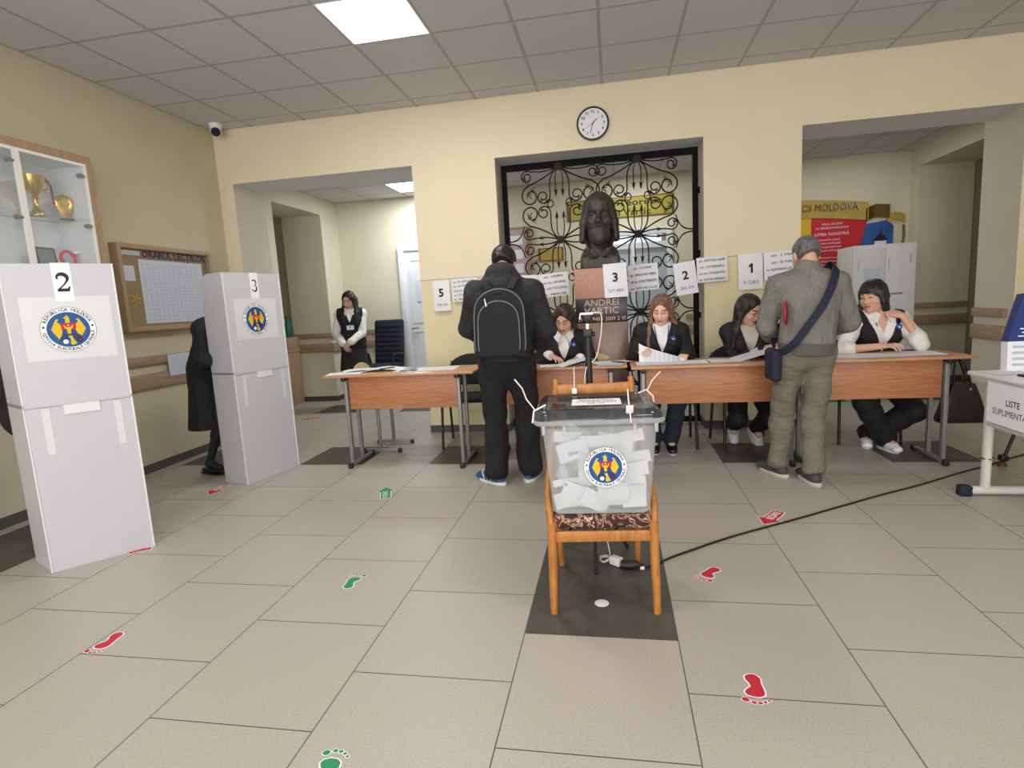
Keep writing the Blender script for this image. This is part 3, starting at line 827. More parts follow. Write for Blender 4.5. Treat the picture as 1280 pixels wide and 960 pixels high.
        for q in range(n):
            an_ = 2 * PI * q / n; y = .5 * L * math.cos(an_) + L * .5 - .095; x = (w + .004) * math.sin(an_) * (1.0 - .12 * math.cos(an_ * 2)); x = max(-w - .003, min(w + .003, x * 1.12)); pl.append((x, y))
        M = frame(B, r, tt)
        mb = MB(); mb.prism(pl, .0, sole_h, 0, M, bev=.004)
        mb.build('sole', sole, o, 50, world=True); return o

def hair_mat(name, c, gloss=.42):
    m = bpy.data.materials.new(name); m.use_nodes = True
    nt = m.node_tree; N = nt.nodes; L = nt.links; b = N['Principled BSDF']
    tc = N.new('ShaderNodeTexCoord'); mp = N.new('ShaderNodeMapping'); mp.inputs['Scale'].default_value = (1, 1, .1)
    L.new(tc.outputs['Object'], mp.inputs[0]); t = N.new('ShaderNodeTexNoise'); t.inputs['Scale'].default_value = 80; t.inputs['Detail'].default_value = 5
    L.new(mp.outputs[0], t.inputs['Vector']); r = N.new('ShaderNodeValToRGB'); c = lin(c)
    r.color_ramp.elements[0].position = .3; r.color_ramp.elements[1].position = .72
    r.color_ramp.elements[0].color = tuple(v * .45 for v in c[:3]) + (1,); r.color_ramp.elements[1].color = tuple(min(1, v * 1.9) for v in c[:3]) + (1,)
    L.new(t.outputs['Fac'], r.inputs[0]); L.new(r.outputs[0], b.inputs['Base Color']); b.inputs['Roughness'].default_value = gloss
    bp = N.new('ShaderNodeBump'); bp.inputs['Strength'].default_value = .7; bp.inputs['Distance'].default_value = .008
    L.new(t.outputs['Fac'], bp.inputs['Height']); L.new(bp.outputs[0], b.inputs['Normal']); MATS[name] = m

def hair_long(p, m, left, right, back, crown=.012, part=0.0, bangs=False, rr=(.03, .024), bw=.075, face=(.056, .088), up=0.0):
    """crown shell, curtains at both sides ending at the world offsets left/right (from the head centre), and the fall at the back"""
    C = p.hc; ends = [C + np.array(left), C + np.array(right), C + np.array(back)]
    d = p.sdf(.0055, [C, *ends], .17); h = p.hs; H = p.H; L = p.hl
    d.ell(L(0, -.02, .036 + up), ((.078 + crown) * h, (.093 + crown) * h, (.086 + crown) * h), H, .01)
    for q, e in ((-1, ends[0]), (1, ends[1])):
        a = L(.07 * q, .015, .035); b = L(.082 * q, .0, -.05); c2 = (b + e) / 2 + p.H[0] * q * .008
        d.ecap(a, b, (.034, .026), (rr[0] + .006, rr[0] * .8), H[1], .02); d.ecap(b, c2, (rr[0] + .006, rr[0] * .8), (rr[0], rr[0] * .8), H[1], .02); d.ecap(c2, e, (rr[0], rr[0] * .8), (rr[1], rr[1] * .7), H[1], .02)
    a = L(0, -.075, -.01); e = ends[2]; d.ecap(a, (a + e) / 2, (bw, .04), (bw + .012, .036), H[0], .03); d.ecap((a + e) / 2, e, (bw + .012, .036), (bw * .8, .024), H[0], .02)
    for q in (-1, 1): d.ecap(L(.05 * q, -.05, .0), ends[2] + H[0] * q * .04, (.05, .03), (.04, .022), H[0], .03)
    d.wrinkle(.0022, 150, 1, (1, .9, .02))
    z0 = -.018 if not bangs else -.048; hz = face[1] + .004 if not bangs else .078
    d.ell(L(0, .115, z0), (face[0] * h, .1 * h, hz * h), H, .012, 's')
    d.ell(L(0, .05, -.11), (.05 * h, .07 * h, .06 * h), H, .012, 's')
    if part is not None and not bangs:
        d.cone(L(part, .06, .125), L(part * .7, -.06, .14), .006, .004, .012, 's')
    return d.build('hair', m, p.root)

def hair_short(p, m, crown=.007, nape=-.07, front=.0, top=0.0, temple=True):
    C = p.hc; d = p.sdf(.005, [C], .2); h = p.hs; H = p.H; L = p.hl
    d.ell(L(0, -.018, .038), ((.0755 + crown) * h, (.0955 + crown) * h, (.085 + crown + top) * h), H, .01)
    d.ell(L(0, -.05, -.02), (.066 * h, .056 * h, .06 * h), H, .03)
    d.wrinkle(.0014, 190, 2, (.8, 1, .3))
    d.ell(L(0, .13, -.04), (.1 * h, .125 * h, .095 * h), H, .012, 's')
    for q in (-1, 1): d.ell(L(.085 * q, .012, -.035), (.03 * h, .036 * h, .05 * h), H, .008, 's')
    d.plane(L(0, 0, nape), -(H[2] + H[1] * .35)); return d.build('hair', m, p.root)
mat('eye_white', (222, 216, 208), .3); mat('eye_iris', (52, 34, 26), .2)
for n_, c_ in (('hair_black', (26, 23, 24)), ('hair_dark', (44, 33, 30)), ('hair_brown', (112, 84, 64)), ('hair_grey', (92, 88, 86)), ('hair_near_black', (32, 27, 27))): hair_mat(n_, c_)
mat('hoodie', (46, 46, 49), .9, nz=(70, .12), bump=(13, .9, .05), stretch=(1, 1, .7)); mat('jogger', (25, 25, 28), .9, bump=(12, .9, .05), stretch=(1.3, 1.3, .7))
mat('taupe_jacket', (120, 118, 112), .75, nz=(12, .05), bump=(6.5, .85, .06), stretch=(1.7, 1.7, .7)); mat('khaki', (114, 108, 96), .85, nz=(18, .08), bump=(6, .7, .06), stretch=(.9, .9, 1.7))
mat('rib_knit', (92, 90, 86), .9, bump=(300, .3, .002)); mat('white_cloth', (236, 234, 232), .8, bump=(16, .5, .03)); mat('cream_cloth', (216, 206, 192), .8, bump=(200, .1, .002))
mat('blazer', (25, 25, 29), .75, bump=(12, .8, .05)); mat('vest_black', (24, 23, 26), .8, bump=(260, .15, .002)); mat('jeans', (34, 42, 62), .85, nz=(60, .15)); mat('coat', (27, 26, 30), .75, bump=(9, .8, .05), stretch=(1.5, 1.5, .5))
mat('shoe_blue', (52, 82, 128), .6, nz=(40, .3)); mat('shoe_white', (232, 234, 240), .55); mat('shoe_grey', (66, 66, 68), .7); mat('sole_white', (226, 224, 218), .6); mat('sole_grey', (186, 182, 172), .7); mat('sole_black', (30, 30, 32), .6)
mat('tights', (46, 46, 52), .6); mat('leather_black', (24, 23, 24), .35); mat('plate_silver', (200, 200, 204), .25, .8)
# ------------------------------------------------------------------ people
def lanyard(p, m='blue_dark', dep=.3, card=True, w=.075):
    f = p.F2; r = p.R2; n = p.nek
    b = n + f * .135 - p.T2 * dep
    for q in (-1, 1):
        pts = [n + r * q * .055 + p.T2 * .03 - f * .03, n + r * q * .06 + f * .07, n + r * q * .045 + f * .125 - p.T2 * .1, b + r * q * .004]
        mb = MB(); mb.tube(pts, .004, 6); mb.build('lanyard', m, p.root, 60, world=True)
    if card:
        mb = MB(); F = frame(b - p.T2 * .03 + f * .012, -r, p.T2); mb.box((-w / 2, -.035, -.001), (w / 2, .025, .002), 0, F)
        mb.disc((0, 0), .012, .0025, 1, F, 12); mb.box((-.006, .02, -.002), (.006, .04, .003), 1, F)
        mb.build('badge_card', ['paper', 'ink_soft'], p.root, world=True)
def round_badge(p, u, v, out, r=.021):
    c = p.che + p.R2 * u + p.T2 * v + p.F2 * out
    F = frame(c, -p.R2, p.T2); mb = MB(); mb.lathe([(r, 0), (r, .004), (r * .8, .006), (.001, .007)], 18, 0, F)
    mb.flat([(-r * .5, r * .25), (0, r * .1), (r * .5, r * .25), (r * .3, -r * .3), (0, -r * .5), (-r * .3, -r * .3)], .0075, 1, F)
    mb.build('round_badge', ['blue', 'paper_blue', 'blue_dark'], p.root, 50, world=True)
def collar(p, m, r=.062, out=.03, drop=.05):
    """turned down shirt collar: two flaps either side of the throat"""
    mb = MB()
    for q in (-1, 1):
        A = [p.nek + p.R2 * q * .064 - p.F2 * .03 + p.T2 * .05, p.nek + p.R2 * q * .052 + p.F2 * .05 + p.T2 * .035, p.nek + p.R2 * q * .02 + p.F2 * .088 + p.T2 * .0]
        B = [p.nek + p.R2 * q * .085 - p.F2 * .03 + p.T2 * .01, p.nek + p.R2 * q * .09 + p.F2 * .07 - p.T2 * .02, p.nek + p.R2 * q * .05 + p.F2 * .12 - p.T2 * .07]
        off = p.F2 * .008; vs = [*A, *B, *[a + off for a in A], *[b + off for b in B]]
        fs = [(0, 1, 4, 3), (1, 2, 5, 4), (9, 10, 7, 6), (10, 11, 8, 7), (0, 6, 7, 1), (1, 7, 8, 2), (3, 4, 10, 9), (4, 5, 11, 10), (2, 8, 11, 5), (0, 3, 9, 6)]
        mb.add([tuple(v) for v in vs], fs)
    return mb.build('collar', m, p.root, world=True)
FLAT = lambda d, n=(0, 0, -1), c=.3: dict(dirn=d, pn=n, curl=c)

# man with the backpack
a = Person('person in a black hoodie and joggers with a backpack on, head bowed, seen from behind', 'person', (-.77, 4.0, 0), 180, (-.765, 3.99, .945), 1.05, False,
           lean=.02, lean2=.16, head=(40, 0, 0), hoff=(0, .05), wr=[(-.90, 4.32, 1.02), (-.60, 4.34, 1.02)], pole=[(-1, -.25, -.25), (.6, -.4, -.6)],
           an=[(-.885, 3.985, .085), (-.645, 4.08, .085)], toes=[(-.8, .6, 0), (.12, 1, 0)], hipw=.1)
a.body((206, 160, 136), [FLAT((.35, .9, -.25)), FLAT((-.3, .9, -.25))], brow=(30, 26, 26)); a.eyes(); MAN1 = a
def hood(d, p=a):
    n = p.nek; F = p.F; R = p.R
    d.ell(n - F * .095 + UP * .0, (.14, .075, .085), k=.03); d.ell(n - F * .06 + UP * .085, (.12, .09, .065), k=.03)
    for q in (-1, 1): d.cone(n - F * .05 + R * q * .10 + UP * .045, n + F * .06 + R * q * .08 - UP * .01, .045, .035, .03)
a.top('hoodie', 'hoodie', .036, -.03, .96, .008, extra=hood, neckh=.05, wr=(.007, 26))
a.trousers('joggers', 'jogger', .026, .95, .024, .05, wr=(.007, 24), cuffs=True, wi=.012)
hair_short(a, 'hair_black', .012, -.06)
for i in (0, 1):
    o = a.shoe(i, 'shoe_blue', 'sole_white', .29, .045, .046)
    B = a.an[i] - UP * .085; t = a.toes[i]; r = np.cross(t, UP)
    mb = MB()
    for q in (-1, 1):
        for k in (0, 1, 2): mb = MB(); mb.tube([B + t * (.02 + .035 * k) + r * q * .046 + UP * .03, B + t * (.045 + .035 * k) + r * q * .04 + UP * .07, B + t * (.06 + .03 * k) + r * q * .026 + UP * .095], .0045, 6); mb.build('side_stripe', 'white_cloth', o, 60, world=True)

# man with the shoulder bag
a = Person('person in grey jacket and khaki trousers with a navy bag strap across the back', 'person', (1.24, 4.08, 0), 184, (1.275, 4.08, .90), 1.0, False,
           lean=.03, lean2=.10, side=.03, head=(24, 4, 0), hoff=(0, .03), wr=[(1.14, 4.38, .98), (1.44, 4.38, .99)], pole=[(-.6, -.5, -.7), (.65, -.5, -.7)],
           an=[(1.13, 4.175, .085), (1.30, 3.99, .085)], toes=[(-.45, .9, 0), (-.12, .98, 0)], hipw=.09)
a.body((208, 166, 142), [FLAT((.3, .9, -.2)), FLAT((-.4, .85, -.2))], brow=(80, 74, 70)); a.eyes(); MAN2 = a
a.top('jacket', 'taupe_jacket', .024, .04, .95, .012, neckh=.06, wr=(.006, 24), ak=.004)
d = a.sdf(.007, [a.pel], .24); d.ecap(a.pel - a.T1 * .05, a.pel + a.T1 * .06, (.172, .138), (.186, .146), a.R, .01); d.wrinkle(.0015, 190, 1, (1, .6, .02)); d.plane(a.pel - a.T1 * .035, -a.T1); d.plane(a.pel + a.T1 * .05, a.T1); d.build('waistband', 'rib_knit', a.root)
a.trousers('trousers', 'khaki', .016, .93, .020, .03, wr=(.007, 26), wi=.006)
hair_short(a, 'hair_grey', .004, -.05, top=-.002)
for i in (0, 1): a.shoe(i, 'shoe_grey', 'sole_grey', .28, .03, .044, sole_h=.026)

# clerk behind the backpack
a = Person('seated person with dark tied hair, black vest and white shirt, half hidden behind the backpack', 'person', (-.45, 5.1, 0), 0, (-.42, 5.04, .57), .97, True,
           lean=.12, lean2=.28, head=(28, -14, 4), hoff=(-.02, .03), wr=[(-.29, 4.78, .83), (-.54, 4.78, .87)], pole=[(.5, .5, -1), (-.6, .5, -1)],
           an=[(-.36, 4.9, .085), (-.54, 4.92, .085)], kpole=[(.1, -1, .6), (-.1, -1, .6)])
a.body((222, 176, 154), [FLAT((-.6, -.75, -.1)), FLAT((.75, -.55, -.3))], brow=(46, 32, 28), lids=1.08); a.eyes(); W1 = a
a.top('shirt', 'white_cloth', .012, -.05, .93, .008); a.top('vest', 'vest_black', .022, -.06, .86, .004, vcut=(.20, .075)); collar(a, 'white_cloth')
a.trousers('trousers', 'vest_black', .014); hair_long(a, 'hair_dark', (.085, -.0, -.10), (-.085, -.0, -.10), (0, .13, -.12), .010, part=0.0, rr=(.022, .014), bw=.05)
d = a.sdf(.006, [a.hc], .25); d.ell(a.hl(0, -.13, .0), (.045, .04, .045), a.H, 0); d.wrinkle(.002, 120, 1); d.build('hair_bun', 'hair_dark', a.root)
lanyard(a, 'blue_dark', .22, False); round_badge(a, -.085, .05, .135)
for i in (0, 1): a.shoe(i, 'shoe_grey', 'sole_black', .25)

# clerk in the middle
a = Person('seated person with long light brown hair, black blazer and white top, reading a large sheet', 'person', (.4, 5.12, 0), 0, (.40, 5.06, .58), .99, True,
           lean=.06, lean2=.16, head=(22, -14, 3), hoff=(-.01, .02), wr=[(.575, 4.80, .835), (.21, 4.80, .87)], pole=[(.4, .5, -1), (-.4, .5, -1)],
           an=[(.455, 4.86, .085), (.315, 4.87, .085)], kpole=[(.1, -1, .6), (-.1, -1, .6)])
a.body((232, 190, 166), [FLAT((-.35, -.8, -.35), (0, .2, -1), .35), FLAT((.3, -.8, .1), (.6, 0, -.8), .5)], brow=(92, 66, 50), lips=(186, 92, 90), lids=1.06); a.eyes(); W2 = a
a.top('shirt', 'white_cloth', .010, -.05, .8, .0, crew=.05); a.top('blazer', 'blazer', .022, -.09, .95, .004, vcut=(.21, .072), flare=.01)
a.trousers('jeans', 'jeans', .012, low=.016); hair_long(a, 'hair_brown', (.125, .02, -.22), (-.115, -.075, -.30), (0, .12, -.24), .010, part=.012, rr=(.026, .026), face=(.057, .094))
lanyard(a, 'blue', .24, False); round_badge(a, -.088, .035, .14, .022)
for i in (0, 1): a.shoe(i, 'leather_black', 'sole_white', .25, .02)

# clerk with glasses
a = Person('seated person with long dark hair, glasses and a black blazer, bent over papers', 'person', (1.12, 5.15, 0), 0, (1.10, 5.08, .57), .97, True,
           lean=.12, lean2=.30, head=(26, 40, 0), hoff=(.03, .03), wr=[(1.36, 4.80, .84), (1.165, 4.80, .85)], pole=[(.5, .4, -1), (-.6, .5, -1)],
           an=[(1.19, 5.12, .13), (1.02, 5.16, .15)], kpole=[(.1, -1, .6), (-.1, -1, .6)], toes=[(.1, -1, 0), (-.15, -1, 0)])
a.body((228, 184, 160), [FLAT((-.2, -.8, -.3)), FLAT((.55, -.6, .25), (.4, .2, -1), .5)], brow=(58, 42, 36), lips=(178, 92, 88), lids=1.06); a.eyes(); W3 = a
a.top('shirt', 'cream_cloth', .010, -.05, .8, .0, crew=.05); a.top('blazer', 'blazer', .022, -.09, .94, .004, vcut=(.22, .075), flare=.01)
a.trousers('trousers', 'vest_black', .016, .9); hair_long(a, 'hair_near_black', (.10, .0, -.20), (-.13, -.02, -.30), (-.05, .12, -.28), .010, part=0.0, rr=(.028, .024), face=(.06, .094))
mb = MB()
for q in (-1, 1):
    c = a.hl(.033 * q, .108, .0); F = frame(c, a.H[0], a.H[2]); mb.tube([F @ V((.024 * math.cos(t * PI / 9), .019 * math.sin(t * PI / 9), 0)) for t in range(18)], .0013, 5, closed=True)
    mb.tube([a.hl(.057 * q, .105, .004), a.hl(.078 * q, .06, .006), a.hl(.08 * q, .0, .004)], .0013, 5)
mb.tube([a.hl(-.009, .11, .003), a.hl(.009, .11, .003)], .0013, 5); mb.build('glasses', 'copper_iron', a.root, 60, world=True)
for i in (0, 1): a.shoe(i, 'shoe_white', 'sole_white', .25, .02, pitch=.55)

# clerk at the right
a = Person('seated person with black bobbed hair, white shirt and black vest, hand at the neck', 'person', (2.12, 5.1, 0), 0, (2.10, 5.10, .57), 1.03, True,
           lean=.06, lean2=.16, head=(6, -50, -6), hoff=(.04, .02), wr=[(2.235, 4.94, 1.055), (2.0, 4.74, .84)], pole=[(.35, -.7, -1), (-1, .2, -.6)],
           an=[(2.03, 5.0, .085), (2.115, 4.86, .085)], kpole=[(.75, -1, .55), (-.75, -1, .55)], toes=[(-.35, -1, 0), (.15, -1, 0)])
a.body((224, 174, 150), [dict(dirn=(-.75, .1, .25), pn=(-.3, .6, -.5), curl=.75), FLAT((.75, -.6, .1), (.1, .3, -1), .45)], brow=(40, 28, 26), lips=(170, 80, 78), lids=1.12, jaw=1.1); a.eyes(); W4 = a
a.top('shirt', 'white_cloth', .018, -.05, .12, .012, vcut=(.13, .05), crew=.05, wr=(.004, 40)); a.top('vest', 'vest_black', .026, -.08, arms=False, vcut=(.27, .11)); collar(a, 'white_cloth')
a.trousers('trousers', 'vest_black', .022, .96, .024); hair_long(a, 'hair_black', (.115, .05, -.16), (-.075, .04, -.13), (.04, .13, -.15), .016, part=None, bangs=True, rr=(.03, .022), face=(.058, .085))
lanyard(a, 'navy', .26, False); round_badge(a, -.10, .05, .15, .022)
mb = MB(); mb.ball(a.hl(.084, .0, -.045), .0075); mb.build('earring', 'white_plastic', a.root, 60, world=True)
for i in (0, 1): a.shoe(i, 'shoe_white', 'sole_white', .25, .02)

# standing at the back left
a = Person('standing person with long black hair, black double breasted vest and white sleeves, hands clasped', 'person', (-3.55, 7.35, 0), 18, (-3.56, 7.38, .87), .97, True,
           lean=.0, lean2=.06, head=(22, -22, 0), hoff=(-.01, .02), wr=[(-3.475, 7.13, .92), (-3.60, 7.15, .90)], pole=[(.6, .7, -.6), (-.8, .4, -.6)],
           an=[(-3.50, 7.35, .085), (-3.66, 7.38, .085)], kpole=[(.3, -1, 0), (.3, -1, 0)])
a.body((216, 170, 148), [FLAT((-.72, -.1, -.6), (.1, 1, 0), .3), FLAT((.6, -.12, -.75), (.1, 1, 0), .3)], brow=(36, 28, 26), legs=(110, 112, 120), lids=1.06); a.eyes(); W5 = a
a.top('shirt', 'white_cloth', .014, -.03, .95, .012, wr=(.003, 40)); a.top('vest', 'vest_black', .024, -.06, arms=False, vcut=(.16, .06)); collar(a, 'white_cloth')
a.skirt('skirt', 'coat', .40, .06); hair_long(a, 'hair_black', (.125, -.07, -.31), (-.115, -.10, -.29), (0, .1, -.26), .010, part=.01, rr=(.034, .03), face=(.06, .096))
lanyard(a, 'paper_blue', .2, True, .095)
for u in (-.035, .04): mb = MB(); mb.ball(a.che + a.R2 * u - a.T2 * .195 + a.F2 * .122, .011); mb.build('button', 'plate_silver', a.root, 60, world=True)
for i in (0, 1): a.shoe(i, 'leather_black', 'sole_black', .24, .0)

# voters in the booths
a = Person('person in a long black coat leaning into the voting booth marked 3', 'person', (-3.42, 4.27, 0), 84, (-3.40, 4.28, .86), .97, True,
           lean=.16, lean2=.5, head=(40, 0, 0), wr=[(-3.04, 4.36, 1.0), (-3.05, 4.17, 1.0)], pole=[(-.4, .8, -.6), (-.4, -.8, -.6)],
           an=[(-3.36, 4.40, .085), (-3.45, 4.20, .1)], toes=[(1, .1, 0), (1, -.05, 0)], kpole=[(1, 0, 0), (1, 0, 0)])
a.body((216, 172, 150), [FLAT((1, -.2, -.1)), FLAT((1, .2, -.1))], brow=(46, 34, 30), legs=(40, 40, 46)); a.eyes()
d = a.sdf(.0075, [a.pel - UP * .55, a.nek, *a.sh, *a.el, *a.wr], .26); a.torso(d, .026)
d.ecap(a.pel - UP * .45 - a.F * .03, a.pel + UP * .05, (.215, .18), (.175, .135), a.R, .05)
for i in (0, 1): a.arm(d, i, .022, .95, .006)
d.wrinkle(.003, 28, 2, (1, 1, .2)); d.plane(a.pel - UP * .45, -UP)
for i in (0, 1):
    v = nrm(a.wr[i] - a.el[i]); q = a.el[i] + (a.wr[i] - a.el[i]) * .95; d.cone(q + v * .05, q + v * .2, .055, .07, 0, 's')
d.cone(a.nek + a.T2 * .05, a.nek + a.T2 * .2, .065, .11, .01, 's'); d.build('coat', 'coat', a.root)
hair_long(a, 'hair_dark', (.03, .08, -.14), (.03, -.08, -.14), (-.08, 0, -.14), .012)
for i in (0, 1): a.shoe(i, 'leather_black', 'sole_black', .235, -.02, .035, pitch=.06, sole_h=.007)
a = Person('person in a dark jacket, mostly hidden behind the voting booth marked 2', 'person', (-3.6, 3.0, 0), 50, (-3.60, 3.02, .90), 1.0, False,
           lean=.1, lean2=.4, head=(45, 0, 0), wr=[(-3.16, 2.95, 1.0), (-3.25, 2.80, 1.0)], pole=[(-.3, .9, -.4), (-1, -.1, -.5)],
           an=[(-3.5, 3.1, .085), (-3.58, 2.95, .085)], kpole=[(.7, -.7, 0), (.7, -.7, 0)])
a.body((210, 166, 142), [FLAT((.8, -.6, -.1)), FLAT((.7, -.5, -.1))]); a.eyes()
a.top('jacket', 'coat', .04, -.22, .95, .006, neckh=.04, flare=.05); a.trousers('trousers', 'jeans', .015); hair_short(a, 'hair_dark', .01)
for i in (0, 1): a.shoe(i, 'shoe_grey', 'sole_black', .27)
# ------------------------------------------------------------------ emblem of the electoral commission (flat layers)
EMB_MATS = ['paper', 'ink', 'blue', 'yellow', 'red', 'blue_dark', 'maroon']
def emblem(mb, M, R):
    b = .77 * R
    mb.disc((0, 0), R, 0, 1, M, 48); mb.disc((0, 0), R * .985, .0004, 0, M, 48)
    mb.disc((0, 0), b, .0008, 2, M, 48)
    mb.arctext('REPUBLICA MOLDOVA', R * .875, 158, 22, R * .19, M, 1, .02, z=.0009)
    mb.arctext('COMISIA ELECTORALĂ CENTRALĂ', R * .875, 186, 354, R * .17, M, 1, .02, z=.0009, inward=True)
    for a in (171, 9): mb.disc((R * .875 * math.cos(math.radians(a)), R * .875 * math.sin(math.radians(a))), R * .045, .0009, 1, M, 10)
    P = lambda pts: [((x - 562) / 330 * b, (495 - y) / 270 * b) for x, y in pts]
    wing = [(430, 352), (425, 335), (395, 325), (362, 370), (328, 432), (296, 490), (306, 505), (316, 500), (318, 535), (334, 528), (338, 568), (352, 560), (360, 600), (374, 588), (390, 646), (432, 596), (466, 540), (456, 440), (432, 400), (404, 372), (412, 350)]
    z = .0012
    mb.flat(P(wing), z, 3, M); mb.flat(P([(1124 - x, y) for x, y in wing]), z, 3, M)
    mb.flat(P([(478, 470), (648, 470), (690, 560), (764, 612), (700, 690), (622, 640), (602, 600), (540, 600), (520, 640), (444, 704), (392, 640), (440, 600)]), z + .0003, 5, M)
    mb.flat(P([(533, 282), (566, 278), (590, 308), (596, 390), (522, 390), (530, 330), (498, 305), (510, 290)]), z + .0003, 3, M)
    mb.flat(P([(498, 305), (510, 290), (533, 282), (540, 296)]), z + .0006, 1, M)
    mb.flat(P([(450, 398), (675, 392), (680, 480), (640, 492), (562, 500), (486, 492), (454, 486)]), z + .0006, 4, M)
    mb.flat(P([(486, 430), (506, 424), (524, 455), (602, 455), (620, 424), (640, 430), (624, 466), (596, 492), (590, 560), (540, 560), (534, 492), (504, 466)]), z + .0009, 3, M)
    mb.flat(P([(535, 590), (600, 590), (612, 640), (662, 716), (612, 730), (586, 738), (560, 716), (572, 640)]), z + .0009, 3, M)
    mb.disc(P([(562, 425)])[0], R * .035, z + .0012, 0, M, 5)
    mb.disc(P([(490, 680)])[0], b * .13, z + .0012, 0, M, 16); mb.disc(P([(708, 662)])[0], b * .13, z + .0012, 1, M, 16); mb.disc(P([(708, 660)])[0], b * .05, z + .0014, 4, M, 10)
    mb.disc(P([(512, 535)])[0], b * .07, z + .0012, 2, M, 10); mb.disc(P([(640, 530)])[0], b * .07, z + .0012, 2, M, 10)
    return mb

# ------------------------------------------------------------------ voting booths
def serif_digit(mb, ch, h, M, mi):
    """book-face numeral 2 or 3 drawn as a stroke of changing width"""
    def stroke(pts, ws):
        L, R = [], []
        for i, p in enumerate(pts):
            a, b = V(pts[max(0, i - 1)]), V(pts[min(len(pts) - 1, i + 1)]); d = (b - a).normalized(); n = V((-d.y, d.x)); w = ws[i] / 2
            L.append(V(p) + n * w); R.append(V(p) - n * w)
        for i in range(len(pts) - 1): mb.flat([tuple(x * h) for x in (L[i], L[i + 1], R[i + 1], R[i])], 0, mi, M)
    arc = lambda cx, cy, rx, ry, a0, a1, n=14: [(cx + rx * math.cos(math.radians(a0 + (a1 - a0) * k / n)), cy + ry * math.sin(math.radians(a0 + (a1 - a0) * k / n))) for k in range(n + 1)]
    if ch == '2':
        p = arc(-.01, .22, .25, .25, 165, -20); p += [(.16, .02), (.04, -.14), (-.12, -.30), (-.26, -.42)]
        stroke(p, [.07 + .14 * max(0, math.sin(min(PI, i / (len(p) - 1) * PI * 1.15))) for i in range(len(p))])
        mb.flat([(x * h, y * h) for x, y in ((-.30, -.5), (.27, -.5), (.33, -.22), (.27, -.22), (.20, -.33), (-.18, -.33))], .0001, mi, M); mb.disc((-.22 * h, .25 * h), .06 * h, .0001, mi, M, 12)
    else:
        p = arc(-.02, .26, .22, .22, 155, -70); stroke(p, [.04 + .09 * math.sin(i / (len(p) - 1) * PI) for i in range(len(p))])
        q = arc(-.03, -.21, .26, .25, 75, -150); stroke(q, [.04 + .11 * math.sin(i / (len(q) - 1) * PI) for i in range(len(q))])
        mb.flat([(x * h, y * h) for x, y in ((-.10, .02), (.05, .06), (.06, .02), (-.08, -.01))], .0001, mi, M); mb.disc((-.23 * h, -.33 * h), .06 * h, .0001, mi, M, 12)
def booth(num, label, L, Rr, side, other, zs, ztop, ecx, ezc, eR, lab, numx, slot):
    """L, Rr = left and right corner of the front on the floor; side/other = far ends of the side screens"""
    t = thing('voting_booth', label, 'voting booth', (*L, 0), group='folding voting booths')
    L = V((*L, 0)); Rr = V((*Rr, 0)); S_ = V((*side, 0)); O = V((*other, 0)); w = (Rr - L).length
    MF = frame(L, Rr - L, (0, 0, 1))
    for nm, z0, z1, off in (('lower_screen', 0, zs + .02, 0), ('upper_screen', zs, ztop, .004)):
        mb = MB(); th = .006
        mb.box((0, z0, -th), (w, z1, off * .5), 0, MF)
        for A, B in ((L, S_), (Rr, O)):
            d = B - A; l = d.length; Ms = frame(A, d, (0, 0, 1)); r = .1 if z1 > 1.2 else 0
            poly = [(0, z0), (l, z0)] + ([(l - r + r * math.cos(q * PI / 16), z1 - r + r * math.sin(q * PI / 16)) for q in range(9)] if r else [(l, z1)]) + [(0, z1)]
            s_ = 1 if A is L else -1
            mb.prism(poly, -.003 if s_ > 0 else -.003, .003, 0, Ms)
        for A in (L, Rr): mb.tube([A + V((0, 0, z0)), A + V((0, 0, z1))], .0048, 8, 1)
        mb.build(nm, ['coroplast', 'coro_edge'], t, 40, world=True)
    mb = MB(); d1 = (S_ - L); d2 = (O - Rr)
    mb.prism([tuple((L + d1 * .05)[:2]), tuple((Rr + d2 * .05)[:2]), tuple((Rr + d2 * .95)[:2]), tuple((L + d1 * .95)[:2])], zs - .02, zs - .012)
    mb.build('writing_shelf', 'coroplast', t, world=True)
    mb = MB(); mb.box((-.002, zs - .001, .003), (w + .001, zs + .002, .0045), 0, MF); mb.build('seam', 'seam', t, world=True)
    mb = MB(); mb.box((slot[0], zs - .052, .002), (slot[1], zs + .0, .006), 0, MF); mb.build('lock_flap', 'coro_edge', t, world=True)
    mb = MB(); mb.box((lab[0], lab[1], .0022), (lab[2], lab[3], .003), 0, MF); sh = mb.build('film_sheet', 'tape', t, world=True)
    mb = MB(); emblem(mb, MF @ Matrix.Translation((ecx, ezc, .0034)), eR); mb.build('emblem_sticker', EMB_MATS, sh, world=True)
    mb = MB(); pw = .083; ph = .2; mb.box((numx - pw / 2, ztop - ph, .003), (numx + pw / 2, ztop + .004, .004), 0, MF)
    serif_digit(mb, num, .095, MF @ Matrix.Translation((numx, ztop - .10, .0042)), 1); mb.build('number_sheet', ['paper', 'ink'], t, world=True)
    for x in (.07, w - .09): 
        mb = MB(); mb.box((x, zs - .26, .0005), (x + .035, zs - .01, .0016), 0, MF); mb.build('tape_strip', 'tape', t, world=True)
    return t
booth('2', 'tall white folding voting booth with a black 2, nearest at left', (-3.063, 2.439), (-2.752, 2.804), (-3.334, 2.579), (-2.99, 2.99), .91, 1.665, .244, 1.314, .122, (.055, 1.155, .445, 1.49), .25, (.165, .327))
booth('3', 'white folding voting booth with a black 3, farther back by the notice board', (-2.914, 3.936), (-2.792, 4.49), (-3.167, 4.016), (-3.05, 4.56), .885, 1.675, .278, 1.305, .132, (.075, 1.15, .5, 1.475), .297, (.22, .375))

